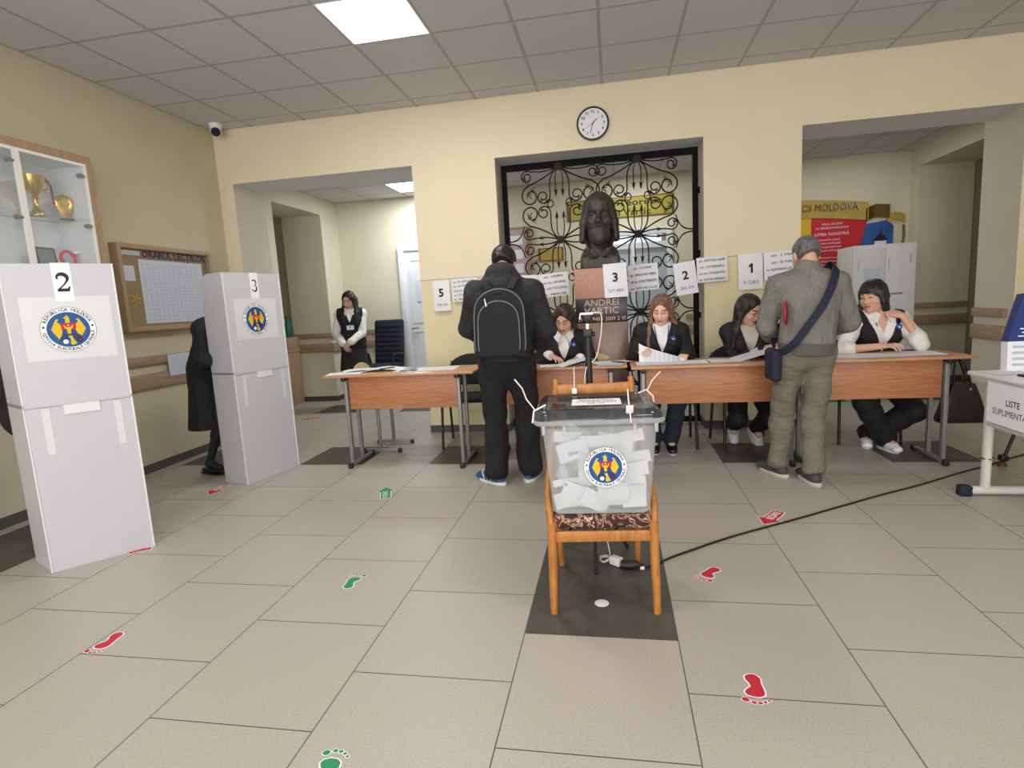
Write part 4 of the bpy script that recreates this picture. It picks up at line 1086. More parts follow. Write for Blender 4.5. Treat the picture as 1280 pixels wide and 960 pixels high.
# ------------------------------------------------------------------ school desks
def desk(label, x0, x1, yf, h, depth=.5, legs=(.13, .13)):
    c = (x0 + x1) / 2; t = thing('school_desk', label, 'desk', (c, yf + depth / 2, 0), group='school desks in a row')
    mb = MB(); mb.box((x0, yf, h - .02), (x1, yf + depth, h), 0, bev=.005); mb.build('desktop', 'desk_top', t, 40, world=True)
    la, lb = x0 + legs[0], x1 - legs[1]
    mb = MB(); mb.box((la + .02, yf + .07, h - .30), (lb - .02, yf + .088, h - .022), 0, bev=.002); mb.build('front_board', 'desk_wood', t, 40, world=True)
    for X in (la, lb):
        mb = MB()
        for y, w in ((yf + .06, .022), (yf + .25, .018)):
            mb.box((X - .014, y - w, .035), (X + .014, y + w, h - .02), 0, bev=.004)
            for k in range(6): mb.disc((0, 0), .005, 0, 1, frame((X + (.0145 if X < c else -.0145) * (-1 if X < c else 1), y - w * 0, .1 + k * .045), (0, -1 if True else 1, 0), (0, 0, 1)), 8)
        mb.box((X - .014, yf + .01, .012), (X + .014, yf + .45, .038), 0, bev=.004)
        mb.box((X - .014, yf + .02, h - .045), (X + .014, yf + depth - .04, h - .02), 0, bev=.003)
        lg = mb.build('leg_frame', ['steel_gray', 'black_plastic'], t, 40, world=True)
        for y in (yf + .0, yf + .44):
            mb = MB(); mb.box((X - .018, y - .01, .0), (X + .018, y + .03, .042), 0, bev=.006); mb.build('end_cap', 'black_plastic', lg, 40, world=True)
        mb = MB(); mb.box((X - .017, yf + .0, h - .05), (X + .017, yf + .035, h - .018), 0, bev=.005); mb.build('end_cap', 'black_plastic', lg, 40, world=True)
    return t
DA, DB, DC, DD = (-2.42, -1.115, 4.37, .80), (-1.10, .10, 4.49, .79), (.125, 1.335, 4.38, .785), (1.345, 2.47, 4.39, .785)
desk('orange wood school desk at the left end, apart behind booth 3', *DA, legs=(.18, .14))
desk('orange wood school desk partly behind the man with the backpack', *DB)
desk('orange wood school desk in front of the clerk reading a large sheet', *DC, legs=(.09, .05))
desk('orange wood school desk at the right end by the black handbag', *DD, legs=(.05, .16))

# ------------------------------------------------------------------ chairs
def visitor_chair(label, x, y, rz=0, loc_z=0):
    """black four-legged meeting chair with padded seat and back, front towards -Y"""
    t = thing('visitor_chair', label, 'chair', (x, y, 0), rz, group='black padded visitor chairs')
    mb = MB(); mb.box((-.23, -.22, .43), (.23, .20, .48), 0, bev=.022, seg=3); mb.build('seat', 'black_fabric', t, 50)
    bm = MB(); n = 12; poly = [(-.21, 0), (.21, 0), (.235, .12)] + [(.235 * math.cos(k * PI / n) , .16 + .15 * math.sin(k * PI / n)) for k in range(n + 1)] + [(-.235, .12)]
    bm.prism(poly, -.02, .02, 0, frame((0, .245, .54), (1, 0, 0), (0, .16, 1)), bev=.012); bm.build('backrest', 'black_fabric', t, 50)
    for sx in (-1, 1):
        mb = MB(); mb.tube([(sx * .235, -.21, 0), (sx * .225, -.17, .44), (sx * .225, -.10, .455), (sx * .225, .16, .44)], .0125, 10); mb.build('leg', 'black_plastic', t, 50)
        mb = MB(); mb.tube([(sx * .235, .24, 0), (sx * .225, .16, .44), (sx * .215, .235, .58), (sx * .2, .275, .78)], .0125, 10); mb.build('leg', 'black_plastic', t, 50)
    return t
visitor_chair('empty black padded chair behind the left orange desk', -1.38, 5.2, 4)
visitor_chair('black padded chair under the clerk behind the backpack', -.64, 5.16, 0)
visitor_chair('black padded chair under the clerk with light brown hair', .44, 5.1, 0)
visitor_chair('black padded chair under the clerk with glasses', 1.1, 5.08, 6)
visitor_chair('black padded chair under the clerk in a white shirt at right', 2.06, 5.22, 0)

def school_chair(label, x, y, rz=0, h=.82):
    t = thing('school_chair', label, 'chair', (x, y, 0), rz, group='plywood school chairs')
    n = 16; poly = [(-.19, 0), (.19, 0), (.2, .04)] + [(.2 * math.cos(k * PI / n), .06 + .11 * math.sin(k * PI / n)) for k in range(n + 1)] + [(-.2, .04)]
    mb = MB(); mb.prism(poly, -.006, .006, 0, frame((0, .2, h - .17), (1, 0, 0), (0, .12, 1)), bev=.004); mb.build('backrest', 'ply', t, 50)
    mb = MB(); mb.box((-.19, -.2, .43), (.19, .18, .442), 0, bev=.005); mb.build('seat', 'ply', t, 50)
    for sx in (-1, 1):
        mb = MB(); X = sx * .165
        mb.box((X - .012, -.17, .013), (X + .012, .17, .037), 0, bev=.004); mb.box((X - .012, .0, .03), (X + .012, .03, .43), 0, bev=.004)
        mb.tube([(X, .015, .42), (X, .13, .43), (X, .18, .5), (X, .205, h - .06)], .011, 8); mb.tube([(X, -.17, .425), (X, .13, .425)], .011, 8)
        f = mb.build('side_frame', 'steel_gray', t, 50)
        for y_ in (-.18, .165):
            mb = MB(); mb.box((X - .016, y_ - .012, 0), (X + .016, y_ + .022, .04), 0, bev=.005); mb.build('end_cap', 'black_plastic', f, 40)
    return t
school_chair('plywood school chair with its rounded back just above the left desk', -2.17, 5.06, 90, .84)
school_chair('plywood school chair with a pale rounded back, before the granite pedestal', -.21, 5.02, 0, .835)

def office_chair(label, x, y, rz):
    t = thing('office_chair', label, 'chair', (x, y, 0), rz)
    mb = MB(); mb.box((-.25, -.24, .44), (.25, .22, .54), 0, bev=.035, seg=3); mb.build('seat', 'navy', t, 50)
    mb = MB(); F = frame((0, .22, .50), (1, 0, 0), (0, .14, 1)); mb.box((-.24, 0, -.04), (.24, .68, .04), 0, F, bev=.035, seg=3)
    for k in range(8): mb.box((-.2, .07 + k * .07, .036), (.2, .115 + k * .07, .05), 0, F, bev=.012)
    mb.build('backrest', 'navy', t, 50)
    mb = MB(); mb.tube([(0, 0, .12), (0, 0, .44)], .03, 12); mb.build('column', 'black_plastic', t, 50)
    for k in range(5):
        a = 2 * PI * k / 5; mb = MB(); mb.tube([(0, 0, .12), (.29 * math.cos(a), .29 * math.sin(a), .075)], [.025, .016], 8); s = mb.build('base_arm', 'black_plastic', t, 50)
        mb = MB(); c = (.29 * math.cos(a), .29 * math.sin(a), .03); mb.tube([(c[0] - .02 * math.sin(a), c[1] + .02 * math.cos(a), .03), (c[0] + .02 * math.sin(a), c[1] - .02 * math.cos(a), .03)], .029, 12); mb.build('castor', 'black_plastic', s, 50)
    for sx in (-1, 1): mb = MB(); mb.tube([(sx * .27, .15, .5), (sx * .29, .12, .68), (sx * .29, -.15, .69), (sx * .27, -.18, .5)], .018, 8); mb.build('armrest', 'black_plastic', t, 50)
    return t
office_chair('dark high-backed office chair behind the clerk standing in the left opening', -3.36, 7.83, -8)

# wooden chair that carries the ballot box
CH = V((-.085, 2.485, 0)); crz = 4.5
t = thing('wooden_chair', 'honey wood chair with patterned seat carrying the ballot box', 'chair', CH, crz)
for sx in (-1, 1):
    mb = MB(); X = sx * .213
    mb.tube([(X + sx * .004, -.215, 0), (X, -.205, .2), (X - sx * .002, -.20, .40)], [(.016, .019), (.019, .022), (.02, .024)], 4 if False else 12, flat=(1, 0, 0)); mb.build('front_leg', 'chair_wood', t, 50)
    mb = MB(); mb.tube([(X, -.205, .385), (X + sx * .008, -.17, .43), (X + sx * .014, -.08, .475), (X + sx * .012, .03, .52), (X, .14, .60), (X - sx * .02, .21, .72), (X - sx * .035, .25, .945)], [(.015, .02)] * 6 + [(.014, .016)], 12, flat=(1, 0, 0)); mb.build('side_hoop', 'chair_wood', t, 50)
    mb = MB(); mb.tube([(X - sx * .025, .235, 0), (X - sx * .02, .19, .3), (X - sx * .01, .12, .57)], [(.015, .018), (.016, .02), (.014, .016)], 12, flat=(1, 0, 0)); mb.build('back_leg', 'chair_wood', t, 50)
    mb = MB(); mb.box((X - sx * .008 - .009, -.19, .325), (X - sx * .008 + .009, .17, .365), 0, bev=.004); mb.build('side_rail', 'chair_wood', t, 50)
mb = MB(); mb.box((-.2, -.212, .315), (.2, -.19, .362), 0, bev=.004); mb.build('front_rail', 'chair_wood', t, 50)
mb = MB(); mb.box((-.185, .15, .32), (.185, .172, .36), 0, bev=.004); mb.build('back_rail', 'chair_wood', t, 50)
mb = MB(); mb.box((-.205, -.212, .368), (.205, .19, .428), 0, bev=.024, seg=4); mb.build('seat', 'seat_fabric', t, 50)
mb = MB(); mb.box((-.175, .228, .855), (.175, .248, .92), 0, bev=.006); mb.build('back_slat', 'chair_wood', t, 50)

# ballot box
t = thing('ballot_box', 'clear plastic ballot box full of papers with a dark see-through lid', 'ballot box', CH + V((0, 0, .43)), crz)
BX = t
def rrect(hx, y0, y1, r, n=5):
    pts = []
    for cx_, cy_, a0 in ((hx - r, y1 - r, 0), (-hx + r, y1 - r, 90), (-hx + r, y0 + r, 180), (hx - r, y0 + r, 270)):
        for k in range(n + 1): a = math.radians(a0 + 90 * k / n); pts.append((cx_ + r * math.cos(a), cy_ + r * math.sin(a)))
    return pts
def loft(mb, rings, mi=0, cap0=True, cap1=True):
    n = len(rings[0][0]); vs = []; fs = []
    for pts, z in rings: vs += [(p[0], p[1], z) for p in pts]
    for i in range(len(rings) - 1):
        for j in range(n): fs.append((i * n + j, i * n + (j + 1) % n, (i + 1) * n + (j + 1) % n, (i + 1) * n + j))
    if cap0: fs.append(tuple(range(n - 1, -1, -1)))
    if cap1: fs.append(tuple((len(rings) - 1) * n + j for j in range(n)))
    return mb.add(vs, fs, mi)
mb = MB(); loft(mb, [(rrect(.195, -.193, .185, .03), .004), (rrect(.203, -.20, .19, .03), .014), (rrect(.232, -.222, .205, .03), .375), (rrect(.232, -.222, .205, .03), .378)], 0, True, False)
mb.build('tub', 'box_plastic', t, 40)
mb = MB(); loft(mb, [(rrect(.262, -.245, .225, .05), .392), (rrect(.266, -.249, .229, .05), .396), (rrect(.266, -.249, .229, .05), .408), (rrect(.262, -.245, .225, .05), .412)], 0, False, False)
loft(mb, [(rrect(.232, -.222, .205, .03), .378), (rrect(.262, -.245, .225, .05), .392)], 0, False, False)
mb.build('rim', 'box_plastic', t, 40)
for x in (-.225, -.14, .14, .225):
    mb = MB(); mb.box((x - .007, -.24, .355), (x + .007, -.222, .392), 0, bev=.002); mb.build('rim_rib', 'box_plastic', t, 40)
mb = MB(); loft(mb, [(rrect(.257, -.24, .22, .05), .410), (rrect(.255, -.238, .218, .05), .425), (rrect(.238, -.222, .202, .045), .446), (rrect(.222, -.206, .186, .04), .450), (rrect(.205, -.19, .17, .035), .444)], 0, False, True)
lid = mb.build('lid', 'lid_plastic', t, 40)
mb = MB(); M = Matrix.Translation((.0, -.03, .4475)) @ Matrix.Rotation(math.radians(-2), 4, 'Z'); mb.box((-.105, -.072, 0), (.105, .072, .001), 0, M)
for i, tx in enumerate(('BIROUL ELECTORAL', 'AL SECȚIEI DE VOTARE', 'NR. 37')): mb.text(tx, .03, M @ Matrix.Translation((0, .036 - i * .036, .0012)), 1, .01, w=(.15, .175, .07)[i])
mb.build('paper_label', ['paper', 'ink'], lid)
mb = MB(); mb.box((-.16, -.19, .447), (-.02, -.16, .456), 0, bev=.003); mb.box((-.19, -.1, .446), (-.13, -.05, .452), 0, bev=.003); mb.build('slot_cover', 'lid_plastic', lid, 40)
mb = MB(); FM = frame((0.0, -.2113, .207), (1, 0, 0), (0, -.022 / .36, 1)); emblem(mb, FM @ Matrix.Translation((.02, 0, .002)), .088); mb.build('emblem_sticker', EMB_MATS, t)
def tie(pts, r=.0028): return MB().tube(pts, r, 6)
tie([(-.27, -.2, .40), (-.262, -.20, .45), (-.215, -.185, .47), (-.222, -.15, .448)], .004).tube([(-.258, -.2, .455), (-.29, -.2, .50), (-.305, -.2, .545), (-.335, -.2, .585)], .0028, 6).build('cable_tie', 'cable_white', t, 50)
tie([(.265, .1, .40), (.262, .1, .44), (.235, .12, .468), (.20, .13, .452)], .004).tube([(.24, .12, .466), (.262, .12, .51), (.30, .12, .55)], .0028, 6).build('cable_tie', 'cable_white', t, 50)
tie([(-.09, .19, .455), (-.09, .22, .49), (-.088, .22, .575)], .0026).box((-.103, .18, .45), (-.078, .215, .475), 0, bev=.003).build('cable_tie', 'cable_white', t, 50)
mb = MB(); mb.tube([(.12, -.19, .525), (.12, -.215, .48), (.122, -.247, .43), (.124, -.252, .40)], .0026, 6); F = frame((.121, -.235, .452), (1, 0, 0), (.03, -.6, 1)); mb.prism([(-.014, .022), (.014, .022), (.015, -.012), (.004, -.03), (-.004, -.03), (-.015, -.012)], -.002, .002, 0, F.copy() @ Matrix.Translation((0, 0, .006)), bev=.001); mb.build('seal_tag', 'white_plastic', t, 50)

# ballot papers inside
Mw = Matrix.Translation(CH + V((0, 0, .43))) @ rotz(crz)
rnd = random.Random(11)
spots = [(-.11, -.165, .26, .13, .085, 14, 0), (.07, -.12, .27, .15, .1, -8, 0), (-.03, -.178, .20, .09, .11, 80, 0), (.13, -.15, .17, .15, .06, 6, 0), (.12, -.17, .12, .14, .05, 2, 0), (.05, -.183, .075, .1, .13, 88, 0), (.14, -.183, .065, .1, .10, 92, 0),
         (-.1, -.17, .075, .13, .09, -20, 0), (-.13, -.165, .125, .14, .03, 5, 0), (-.02, -.18, .05, .12, .08, -25, 0), (-.15, -.17, .045, .09, .07, 10, 0), (-.06, -.175, .15, .08, .06, 86, 0), (.15, -.14, .215, .13, .05, 12, 0), (.0, -.15, .30, .16, .05, 2, 0), (.12, -.13, .305, .14, .05, 10, 0), (-.13, -.1, .31, .12, .05, -4, 0)]
for k in range(26): spots.append((rnd.uniform(-.14, .14), rnd.uniform(-.1, .13), rnd.uniform(.03, .3), rnd.uniform(.1, .15), rnd.uniform(.07, .1), rnd.uniform(0, 180), 1))
for i, (x, y, z, w_, h_, a, deep) in enumerate(spots):
    y = y + .022 if not deep else y; tilt = rnd.uniform(-9, 9) if not deep else rnd.uniform(-70, 70); yw = rnd.uniform(-7, 7) if not deep else rnd.uniform(0, 180)
    M = Mw @ Matrix.Translation((x, y, z)) @ rotz(yw) @ Matrix.Rotation(PI / 2 + math.radians(tilt), 4, 'X') @ Matrix.Rotation(math.radians(a), 4, 'Z')
    mb = MB(); n = 6; vs = []
    for sgn, zz in ((0, 0), (1, .004)):
        for q in range(n + 1):
            u = q / n; bz = .012 * math.sin(u * PI) * (1 if i % 2 else -1) + zz * u
            for v_ in (-.5, .5): vs.append(((u - .5) * w_, v_ * h_, bz))
    fs = []
    for s_ in (0, 1):
        o_ = s_ * 2 * (n + 1)
        for q in range(n): fs.append((o_ + 2 * q, o_ + 2 * q + 2, o_ + 2 * q + 3, o_ + 2 * q + 1))
    mb.add(vs, fs, 0, M)
    if i in (0, 8): 
        for q in range(3): mb.flat([(-.02 + q * .014, -.01), (-.01 + q * .014, -.01), (-.01 + q * .014, .002), (-.02 + q * .014, .002)], .016, 1, M)
    c = M.translation
    o = mb.build('ballot_paper', ['paper', 'ink_soft'], None, 60, origin=tuple(c))
    tag(o, 'folded white ballot paper in the heap inside the clear ballot box', 'ballot paper', 'ballot papers in the ballot box')

# camera stand behind the box
t = thing('camera_stand', 'slim black tripod stand with a small camera behind the ballot box', 'tripod', (-.125, 2.83, 0))
mb = MB(); mb.tube([(0, 0, .2), (0, 0, .90)], .0135, 12); mb.build('lower_pole', 'black_plastic', t, 50)
mb = MB(); mb.tube([(0, 0, .85), (0, 0, 1.165)], .0165, 12); mb.build('upper_pole', 'black_plastic', t, 50)
mb = MB(); mb.box((-.022, -.022, 1.135), (.022, .022, 1.175), 0, bev=.005); mb.build('collar', 'black_plastic', t, 50)
mb = MB(); mb.tube([(.018, 0, 1.15), (.036, 0, 1.15)], .011, 10); mb.build('knob', 'black_plastic', t, 50)
mb = MB(); mb.box((-.02, -.02, .82), (.02, .02, .86), 0, bev=.005); mb.build('collar', 'black_plastic', t, 50)
mb = MB(); mb.lathe([(.008, 1.175), (.008, 1.195), (.004, 1.215)], 12); mb.build('mount_stud', 'white_plastic', t, 50)
mb = MB(); mb.ball((0, 0, 1.212), .012); mb.box((-.02, -.012, 1.214), (.02, .012, 1.25), 0, bev=.004); mb.build('head_mount', 'black_plastic', t, 50)
mb = MB(); mb.box((-.035, -.03, 1.245), (.03, .03, 1.256), 0, bev=.003); mb.tube([(-.033, -.0, 1.25), (-.035, -.02, 1.225)], .004, 6); mb.build('camera', 'white_plastic', t, 50)
for px, py in ((.007, -.213), (.164, .093), (-.189, .116)):
    mb = MB(); mb.tube([(0, 0, .34), (px, py, .005)], .0085, 8); l_ = mb.build('leg', 'black_plastic', t, 50)
    mb = MB(); mb.ball((px, py, .009), .0105); mb.build('foot', 'black_plastic', l_, 50)
mb = MB(); pts = [(-.095, 2.83, 1.252), (-.06, 2.83, 1.25), (-.055, 2.83, 1.20), (-.065, 2.83, 1.12), (-.09, 2.83, 1.03), (-.145, 2.815, .95), (-.148, 2.81, .6), (-.145, 2.80, .4), (-.09, 2.79, .25), (-.06, 2.76, .1), (-.045, 2.75, .012)]
from mathutils.geometry import interpolate_bezier
def smooth_pts(pts, n=6):
    pts = [V(p) for p in pts]; out = []
    for i in range(len(pts) - 1):
        p0 = pts[i - 1] if i else pts[i]; p3 = pts[i + 2] if i + 2 < len(pts) else pts[i + 1]; a, b = pts[i], pts[i + 1]
        for k in range(n):
            q = k / n; out.append(.5 * ((2 * a) + (b - p0) * q + (2 * p0 - 5 * a + 4 * b - p3) * q * q + (3 * a - p0 - 3 * b + p3) * q ** 3))
    return out + [pts[-1]]
mb.tube(smooth_pts(pts), .0028, 6)
for k in range(4): mb.tube(smooth_pts([(-.045, 2.75, .01 + k * .005), (-.085, 2.715 - k * .008, .012 + k * .005), (-.10, 2.76, .01 + k * .004), (-.06, 2.77 + k * .006, .014), (-.045, 2.75, .012)], 5), .0028, 6)
o = mb.build('charging_cable', 'cable_white', None, 60, origin=(-.045, 2.75, .012)); tag(o, 'thin white cable down the tripod, bundled on the dark tile', 'cable')
t = thing('power_adapter', 'white plug adapter in the end of the black cable under the chair', 'adapter', (-.02, 2.715, 0))
mb = MB(); F = frame((-.02, 2.715, .022), (1, -.75, 0), (0, 0, 1)); mb.box((-.03, -.02, -.02), (.03, .02, .02), 0, F, bev=.005); mb.build('body', 'white_plastic', t, 50, world=True)
mb = MB(); mb.box((-.03, -.0, -.0205), (.02, .004, -.0202), 0, F); mb.build('printed_mark', 'ink_soft', t, world=True)
t = thing('extension_cord', 'long black extension cord across the tiles from ballot box to right', 'cable', (.03, 2.68, 0))
mb = MB(); F = frame((.035, 2.675, .022), (1, -.15, 0), (0, 0, 1)); mb.tube([F @ V((-.03, 0, 0)), F @ V((.02, 0, 0)), F @ V((.05, 0, -.006)), F @ V((.075, 0, -.014))], [.021, .023, .014, .007], 12); mb.build('socket', 'black_plastic', t, 50, world=True)
mb = MB(); mb.tube(smooth_pts([(.1, 2.665, .009), (.17, 2.72, .007), (0.250, 2.798, .006), (0.302, 2.842, .006), (0.390, 2.912, .006), (0.495, 2.996, .006), (0.648, 3.107, .006), (0.809, 3.212, .006), (1.024, 3.351, .006), (1.221, 3.486, .006), (1.404, 3.608, .006), (1.612, 3.749, .006), (1.934, 3.953, .006), (2.301, 4.209, .006), (2.611, 4.413, .006), (2.959, 4.654, .006), (3.6, 5.0, .007)]), .0055, 8)
mb.tube([(.095, 2.668, .01), (.115, 2.668, .01)], .009, 8, 1); mb.build('cable', ['cable_black', 'cable_white'], t, 60, world=True)
# ------------------------------------------------------------------ floor stickers
FOOT = [(-.02, -.085), (-.034, -.07), (-.034, -.045), (-.02, -.02), (-.014, .005), (-.03, .03), (-.038, .05), (-.03, .068), (-.008, .076), (.018, .072), (.034, .055), (.036, .03), (.03, .0), (.024, -.03), (.024, -.06), (.014, -.08), (-.002, -.09)]
def grow(poly, d):
    out = []; n = len(poly); ar = sum(poly[i][0] * poly[(i + 1) % n][1] - poly[(i + 1) % n][0] * poly[i][1] for i in range(n)); s = 1 if ar > 0 else -1
    for i in range(n):
        a, b, c = V(poly[i - 1]), V(poly[i]), V(poly[(i + 1) % n]); e = (b - a).normalized() + (c - b).normalized()
        e = e.normalized() if e.length > 1e-6 else V((1, 0)); out.append((b.x + e.y * d * s, b.y - e.x * d * s))
    return out
def foot_sticker(col, label, x, y, ang, mirror=1, sc=1.0):
    t = MB(); M = rotz(ang) @ Matrix.Diagonal((sc * 1.25, sc * 1.05, 1, 1))
    toes = [(-.036, .104, .0145), (-.006, .116, .0095), (.016, .113, .0085), (.034, .102, .0075), (.048, .087, .0065)]
    P = [(p[0] * mirror, p[1]) for p in FOOT]
    t.prism(grow(P, .006), 0, .0006, 1, M); t.flat(P, .0009, 0, M)
    for a, b, r in toes: t.disc((a * mirror, b), r + .0035, .0007, 1, M, 14); t.disc((a * mirror, b), r, .0010, 0, M, 14)
    o = t.build('footprint_sticker', [col, 'paper'], None, origin=None); o.location = (x, y, .0003)
    tag(o, label, 'floor sticker', 'footprint stickers on the floor')
foot_sticker('red_sticker', 'red footprint sticker in the foreground, right of centre', .433, 1.85, 170, -1, .68)
foot_sticker('red_sticker', 'red footprint sticker right of the wooden chair, below the cord', .42, 2.66, 148, 1, .68)
foot_sticker('red_sticker', 'red footprint sticker at far left in front of the near booth', -2.143, 1.885, 178, -1, .68)
foot_sticker('green_sticker', 'green footprint sticker left of the ballot box chair', -1.312, 2.45, -4, -1, .66)
foot_sticker('green_sticker', 'green footprint sticker cut by the bottom edge', -.862, 1.345, 4, 1, .68)
def arrow_sticker(col, txt, label, x, y, ang, L=.24, W=.115, flip=False):
    """arrow pointing along +y before turning"""
    t = MB(); M = rotz(ang); h = .4 * L
    A = [(-W * .26, -L / 2), (W * .26, -L / 2), (W * .26, L / 2 - h), (W * .5, L / 2 - h), (0, L / 2), (-W * .5, L / 2 - h), (-W * .26, L / 2 - h)]
    t.prism(grow(A, .007), 0, .0006, 1, M); t.flat(A, .0009, 0, M)
    if txt: t.text(txt, .056, M @ Matrix.Translation((0, -L * .16, 0)) @ rotz(-90 if flip else 90), 1, .015, w=L * .56, z=.0012)
    o = t.build('arrow_sticker', [col, 'paper']); o.location = (x, y, .0003); tag(o, label, 'floor sticker', 'arrow stickers on the floor')
arrow_sticker('green_sticker', 'INTRARE', 'green arrow sticker reading INTRARE before the left desk', -1.675, 3.765, 22, .26, .13)
arrow_sticker('red_sticker', 'IEȘIRE', 'red arrow sticker reading IEȘIRE beside the extension cord', .875, 3.365, 146, .24, .13, True)
arrow_sticker('red_sticker', 'IEȘIRE', 'red arrow sticker on the tiles before booth 3', -3.10, 3.82, 188, .25, .12, True)
arrow_sticker('red_sticker', '', 'small red sticker half under the foot of booth 2', -2.80, 2.73, 120, .14, .08)
arrow_sticker('red_sticker', '', 'small red sticker far away on the floor of the left opening', -3.84, 6.55, 120, .22, .14)
mb = MB(); mb.lathe([(.031, 0), (.031, .001), (.001, .0012)], 24); o = mb.build('round_sticker', 'paper', None, origin=None); o.location = (-.085, 2.345, .0003); tag(o, 'plain white round sticker on the dark tile under the chair', 'floor sticker')
mb = MB(); mb.box((-.05, -.06, 0), (.05, .06, .0006)); mb.flat([(-.035, -.045), (.035, -.045), (.035, .045), (-.035, .045)], .0008, 1); mb.flat([(-.018, -.02), (.02, -.02), (.0, .03)], .001, 0)
o = mb.build('square_sticker', ['ink_soft', 'baseboard']); o.location = (2.53, 4.63, .0003); tag(o, 'worn grey square sticker on the dark tile under the right desk', 'floor sticker')

# ------------------------------------------------------------------ papers on the string
ZSTR = 1.60
mb = MB(); pts = [(-1.942, 5.675, 1.60), (-1.092, 5.672, 1.60), (-.2, 5.60, 1.605), (.862, 5.672, 1.63), (1.706, 5.68, 1.66)]
mb.tube(smooth_pts(pts), .0018, 5); o = mb.build('string', 'ink_soft', None, 60, origin=pts[0]); tag(o, 'thin string strung across wall and grille, holding the printed sheets', 'string')
def hung(name, label, x0, z1, x1, z0, lines, tilt=0, kind='list', y=5.655, group='street lists hung on the string'):
    w, h = x1 - x0, z1 - z0; c = V(((x0 + x1) / 2, y, (z0 + z1) / 2))
    M = frame((0, 0, 0), (1, 0, 0), (0, 0, 1)) @ rotz(tilt); mb = MB(); n = 8; vs = []; fs = []
    for i in range(n + 1):
        u = i / n - .5; b = .008 * math.cos(u * PI * 1.3)
        for v_ in (-.5, .5): vs.append((u * w, v_ * h, b))
    for i in range(n): fs.append((2 * i, 2 * i + 2, 2 * i + 3, 2 * i + 1))
    mb.add(vs, fs, 0, M)
    if kind == 'num':
        mb.text(lines[0], h * .36, M @ Matrix.Translation((0, h * .08, .011)), 1, .03)
        mb.text(lines[1], h * .13, M @ Matrix.Translation((0, -h * .3, .011)), 2, 0, w=w * .62)
        mb.box((-w * .5, -h * .17, .008), (w * .5, -h * .165, .0085), 3, M)
    else:
        k = len(lines)
        for i, tx in enumerate(lines): mb.text(tx, h * .125, M @ Matrix.Translation((0, h * (.36 - .76 * i / max(1, k - 1)), .0105)), 1, .012, w=min(w * .86, w * .06 * len(tx)))
    o = mb.build(name, ['paper', 'ink', 'ink_soft', 'tape'], None, 60); o.location = c; tag(o, label, 'paper', group)
hung('street_list', 'white street list right of the 5, partly covered by the backpack wearer', -1.60, 1.595, -1.33, 1.365, ['str. M. EMINESCU', 'str. N. TITULESCU', 'str-la N. TITULESCU', 'str. STADIONULUI', 'str. TRANDAFIRILOR'], 1.5)
hung('street_list', 'sheet seen as a strip at the right shoulder of the backpack wearer', -.93, 1.585, -.715, 1.47, ['', ''], -1.5)
hung('street_list', 'white street list tilted, left of the granite pedestal', -.70, 1.588, -.415, 1.362, ['str. UNIRII', 'str-la UNIRII', 'str. LEV TOLSTOI', 'str. VIERILOR'], 4, y=5.62)
hung('street_list', 'white street list between the 3 and the 2', .155, 1.617, .435, 1.37, ['str. DOINA', 'str. GRIGORE VIERU', 'str-la VĂRZĂREȘTI', 'str. ION NECULCE'], 3, y=5.62)
hung('street_list', 'white street list between the 2 and the 1', .79, 1.645, 1.065, 1.415, ['str. CETATEA ALBĂ', 'str. CHIȘINĂU', 'str-la CHIȘINĂU', 'str. VICTOR CRĂSESCU'], 2)
hung('street_list', 'white street list right of the 1, by the head of the man in grey', 1.385, 1.655, 1.70, 1.405, ['str. 1 MAI', 'str. 8 MAI', 'str. ALEXANDRU CEL BUN', 'str. BASARABIA'], 2)
NG = 'number sheets hung on the string'
hung('number_sheet', 'white sheet with a bold 5, leftmost on the string', -1.805, 1.59, -1.625, 1.28, ['5', '1178-1459'], 1, 'num', group=NG)
hung('number_sheet', 'white sheet with a bold 3 in front of the granite pedestal', -.072, 1.62, .135, 1.32, ['3', '571-883'], 2, 'num', y=5.235, group=NG)
hung('number_sheet', 'white sheet with a bold 2, tilted before the grille', .585, 1.612, .785, 1.31, ['2', '283-570'], 7, 'num', y=5.63, group=NG)
hung('number_sheet', 'white sheet with a bold 1 on the right pillar', 1.16, 1.65, 1.375, 1.323, ['1', '1-282'], 1, 'num', group=NG)

# ------------------------------------------------------------------ clock
t = thing('wall_clock', 'round white wall clock with black rim high on the wall', 'clock', (-.132, YB - .002, 2.942))
M = frame((0, 0, 0), (1, 0, 0), (0, 0, 1))
mb = MB(); mb.lathe([(.15, .0), (.152, .02), (.148, .036), (.138, .038), (.134, .024)], 48, 0, M); mb.build('rim', 'black_plastic', t, 50)
mb = MB(); mb.disc((0, 0), .136, .025, 0, M, 48)
for h in range(12): a = PI / 2 - (h + 1) * PI / 6; mb.text(str(h + 1), .036, M @ Matrix.Translation((.103 * math.cos(a), .103 * math.sin(a), .0255)), 1, .025)
mb.build('dial', ['paper', 'ink'], t)
for nm, a, l, w_ in (('hour_hand', 46, .055, .0055), ('minute_hand', 197, .09, .0042), ('second_hand', 240, .085, .001)):
    mb = MB(); mb.box((-w_ / 2 - .0005, -.015, .028), (w_ / 2 + .0005, l, .0295), 0, M @ Matrix.Rotation(-math.radians(a), 4, 'Z')); mb.build(nm, 'black_plastic', t)

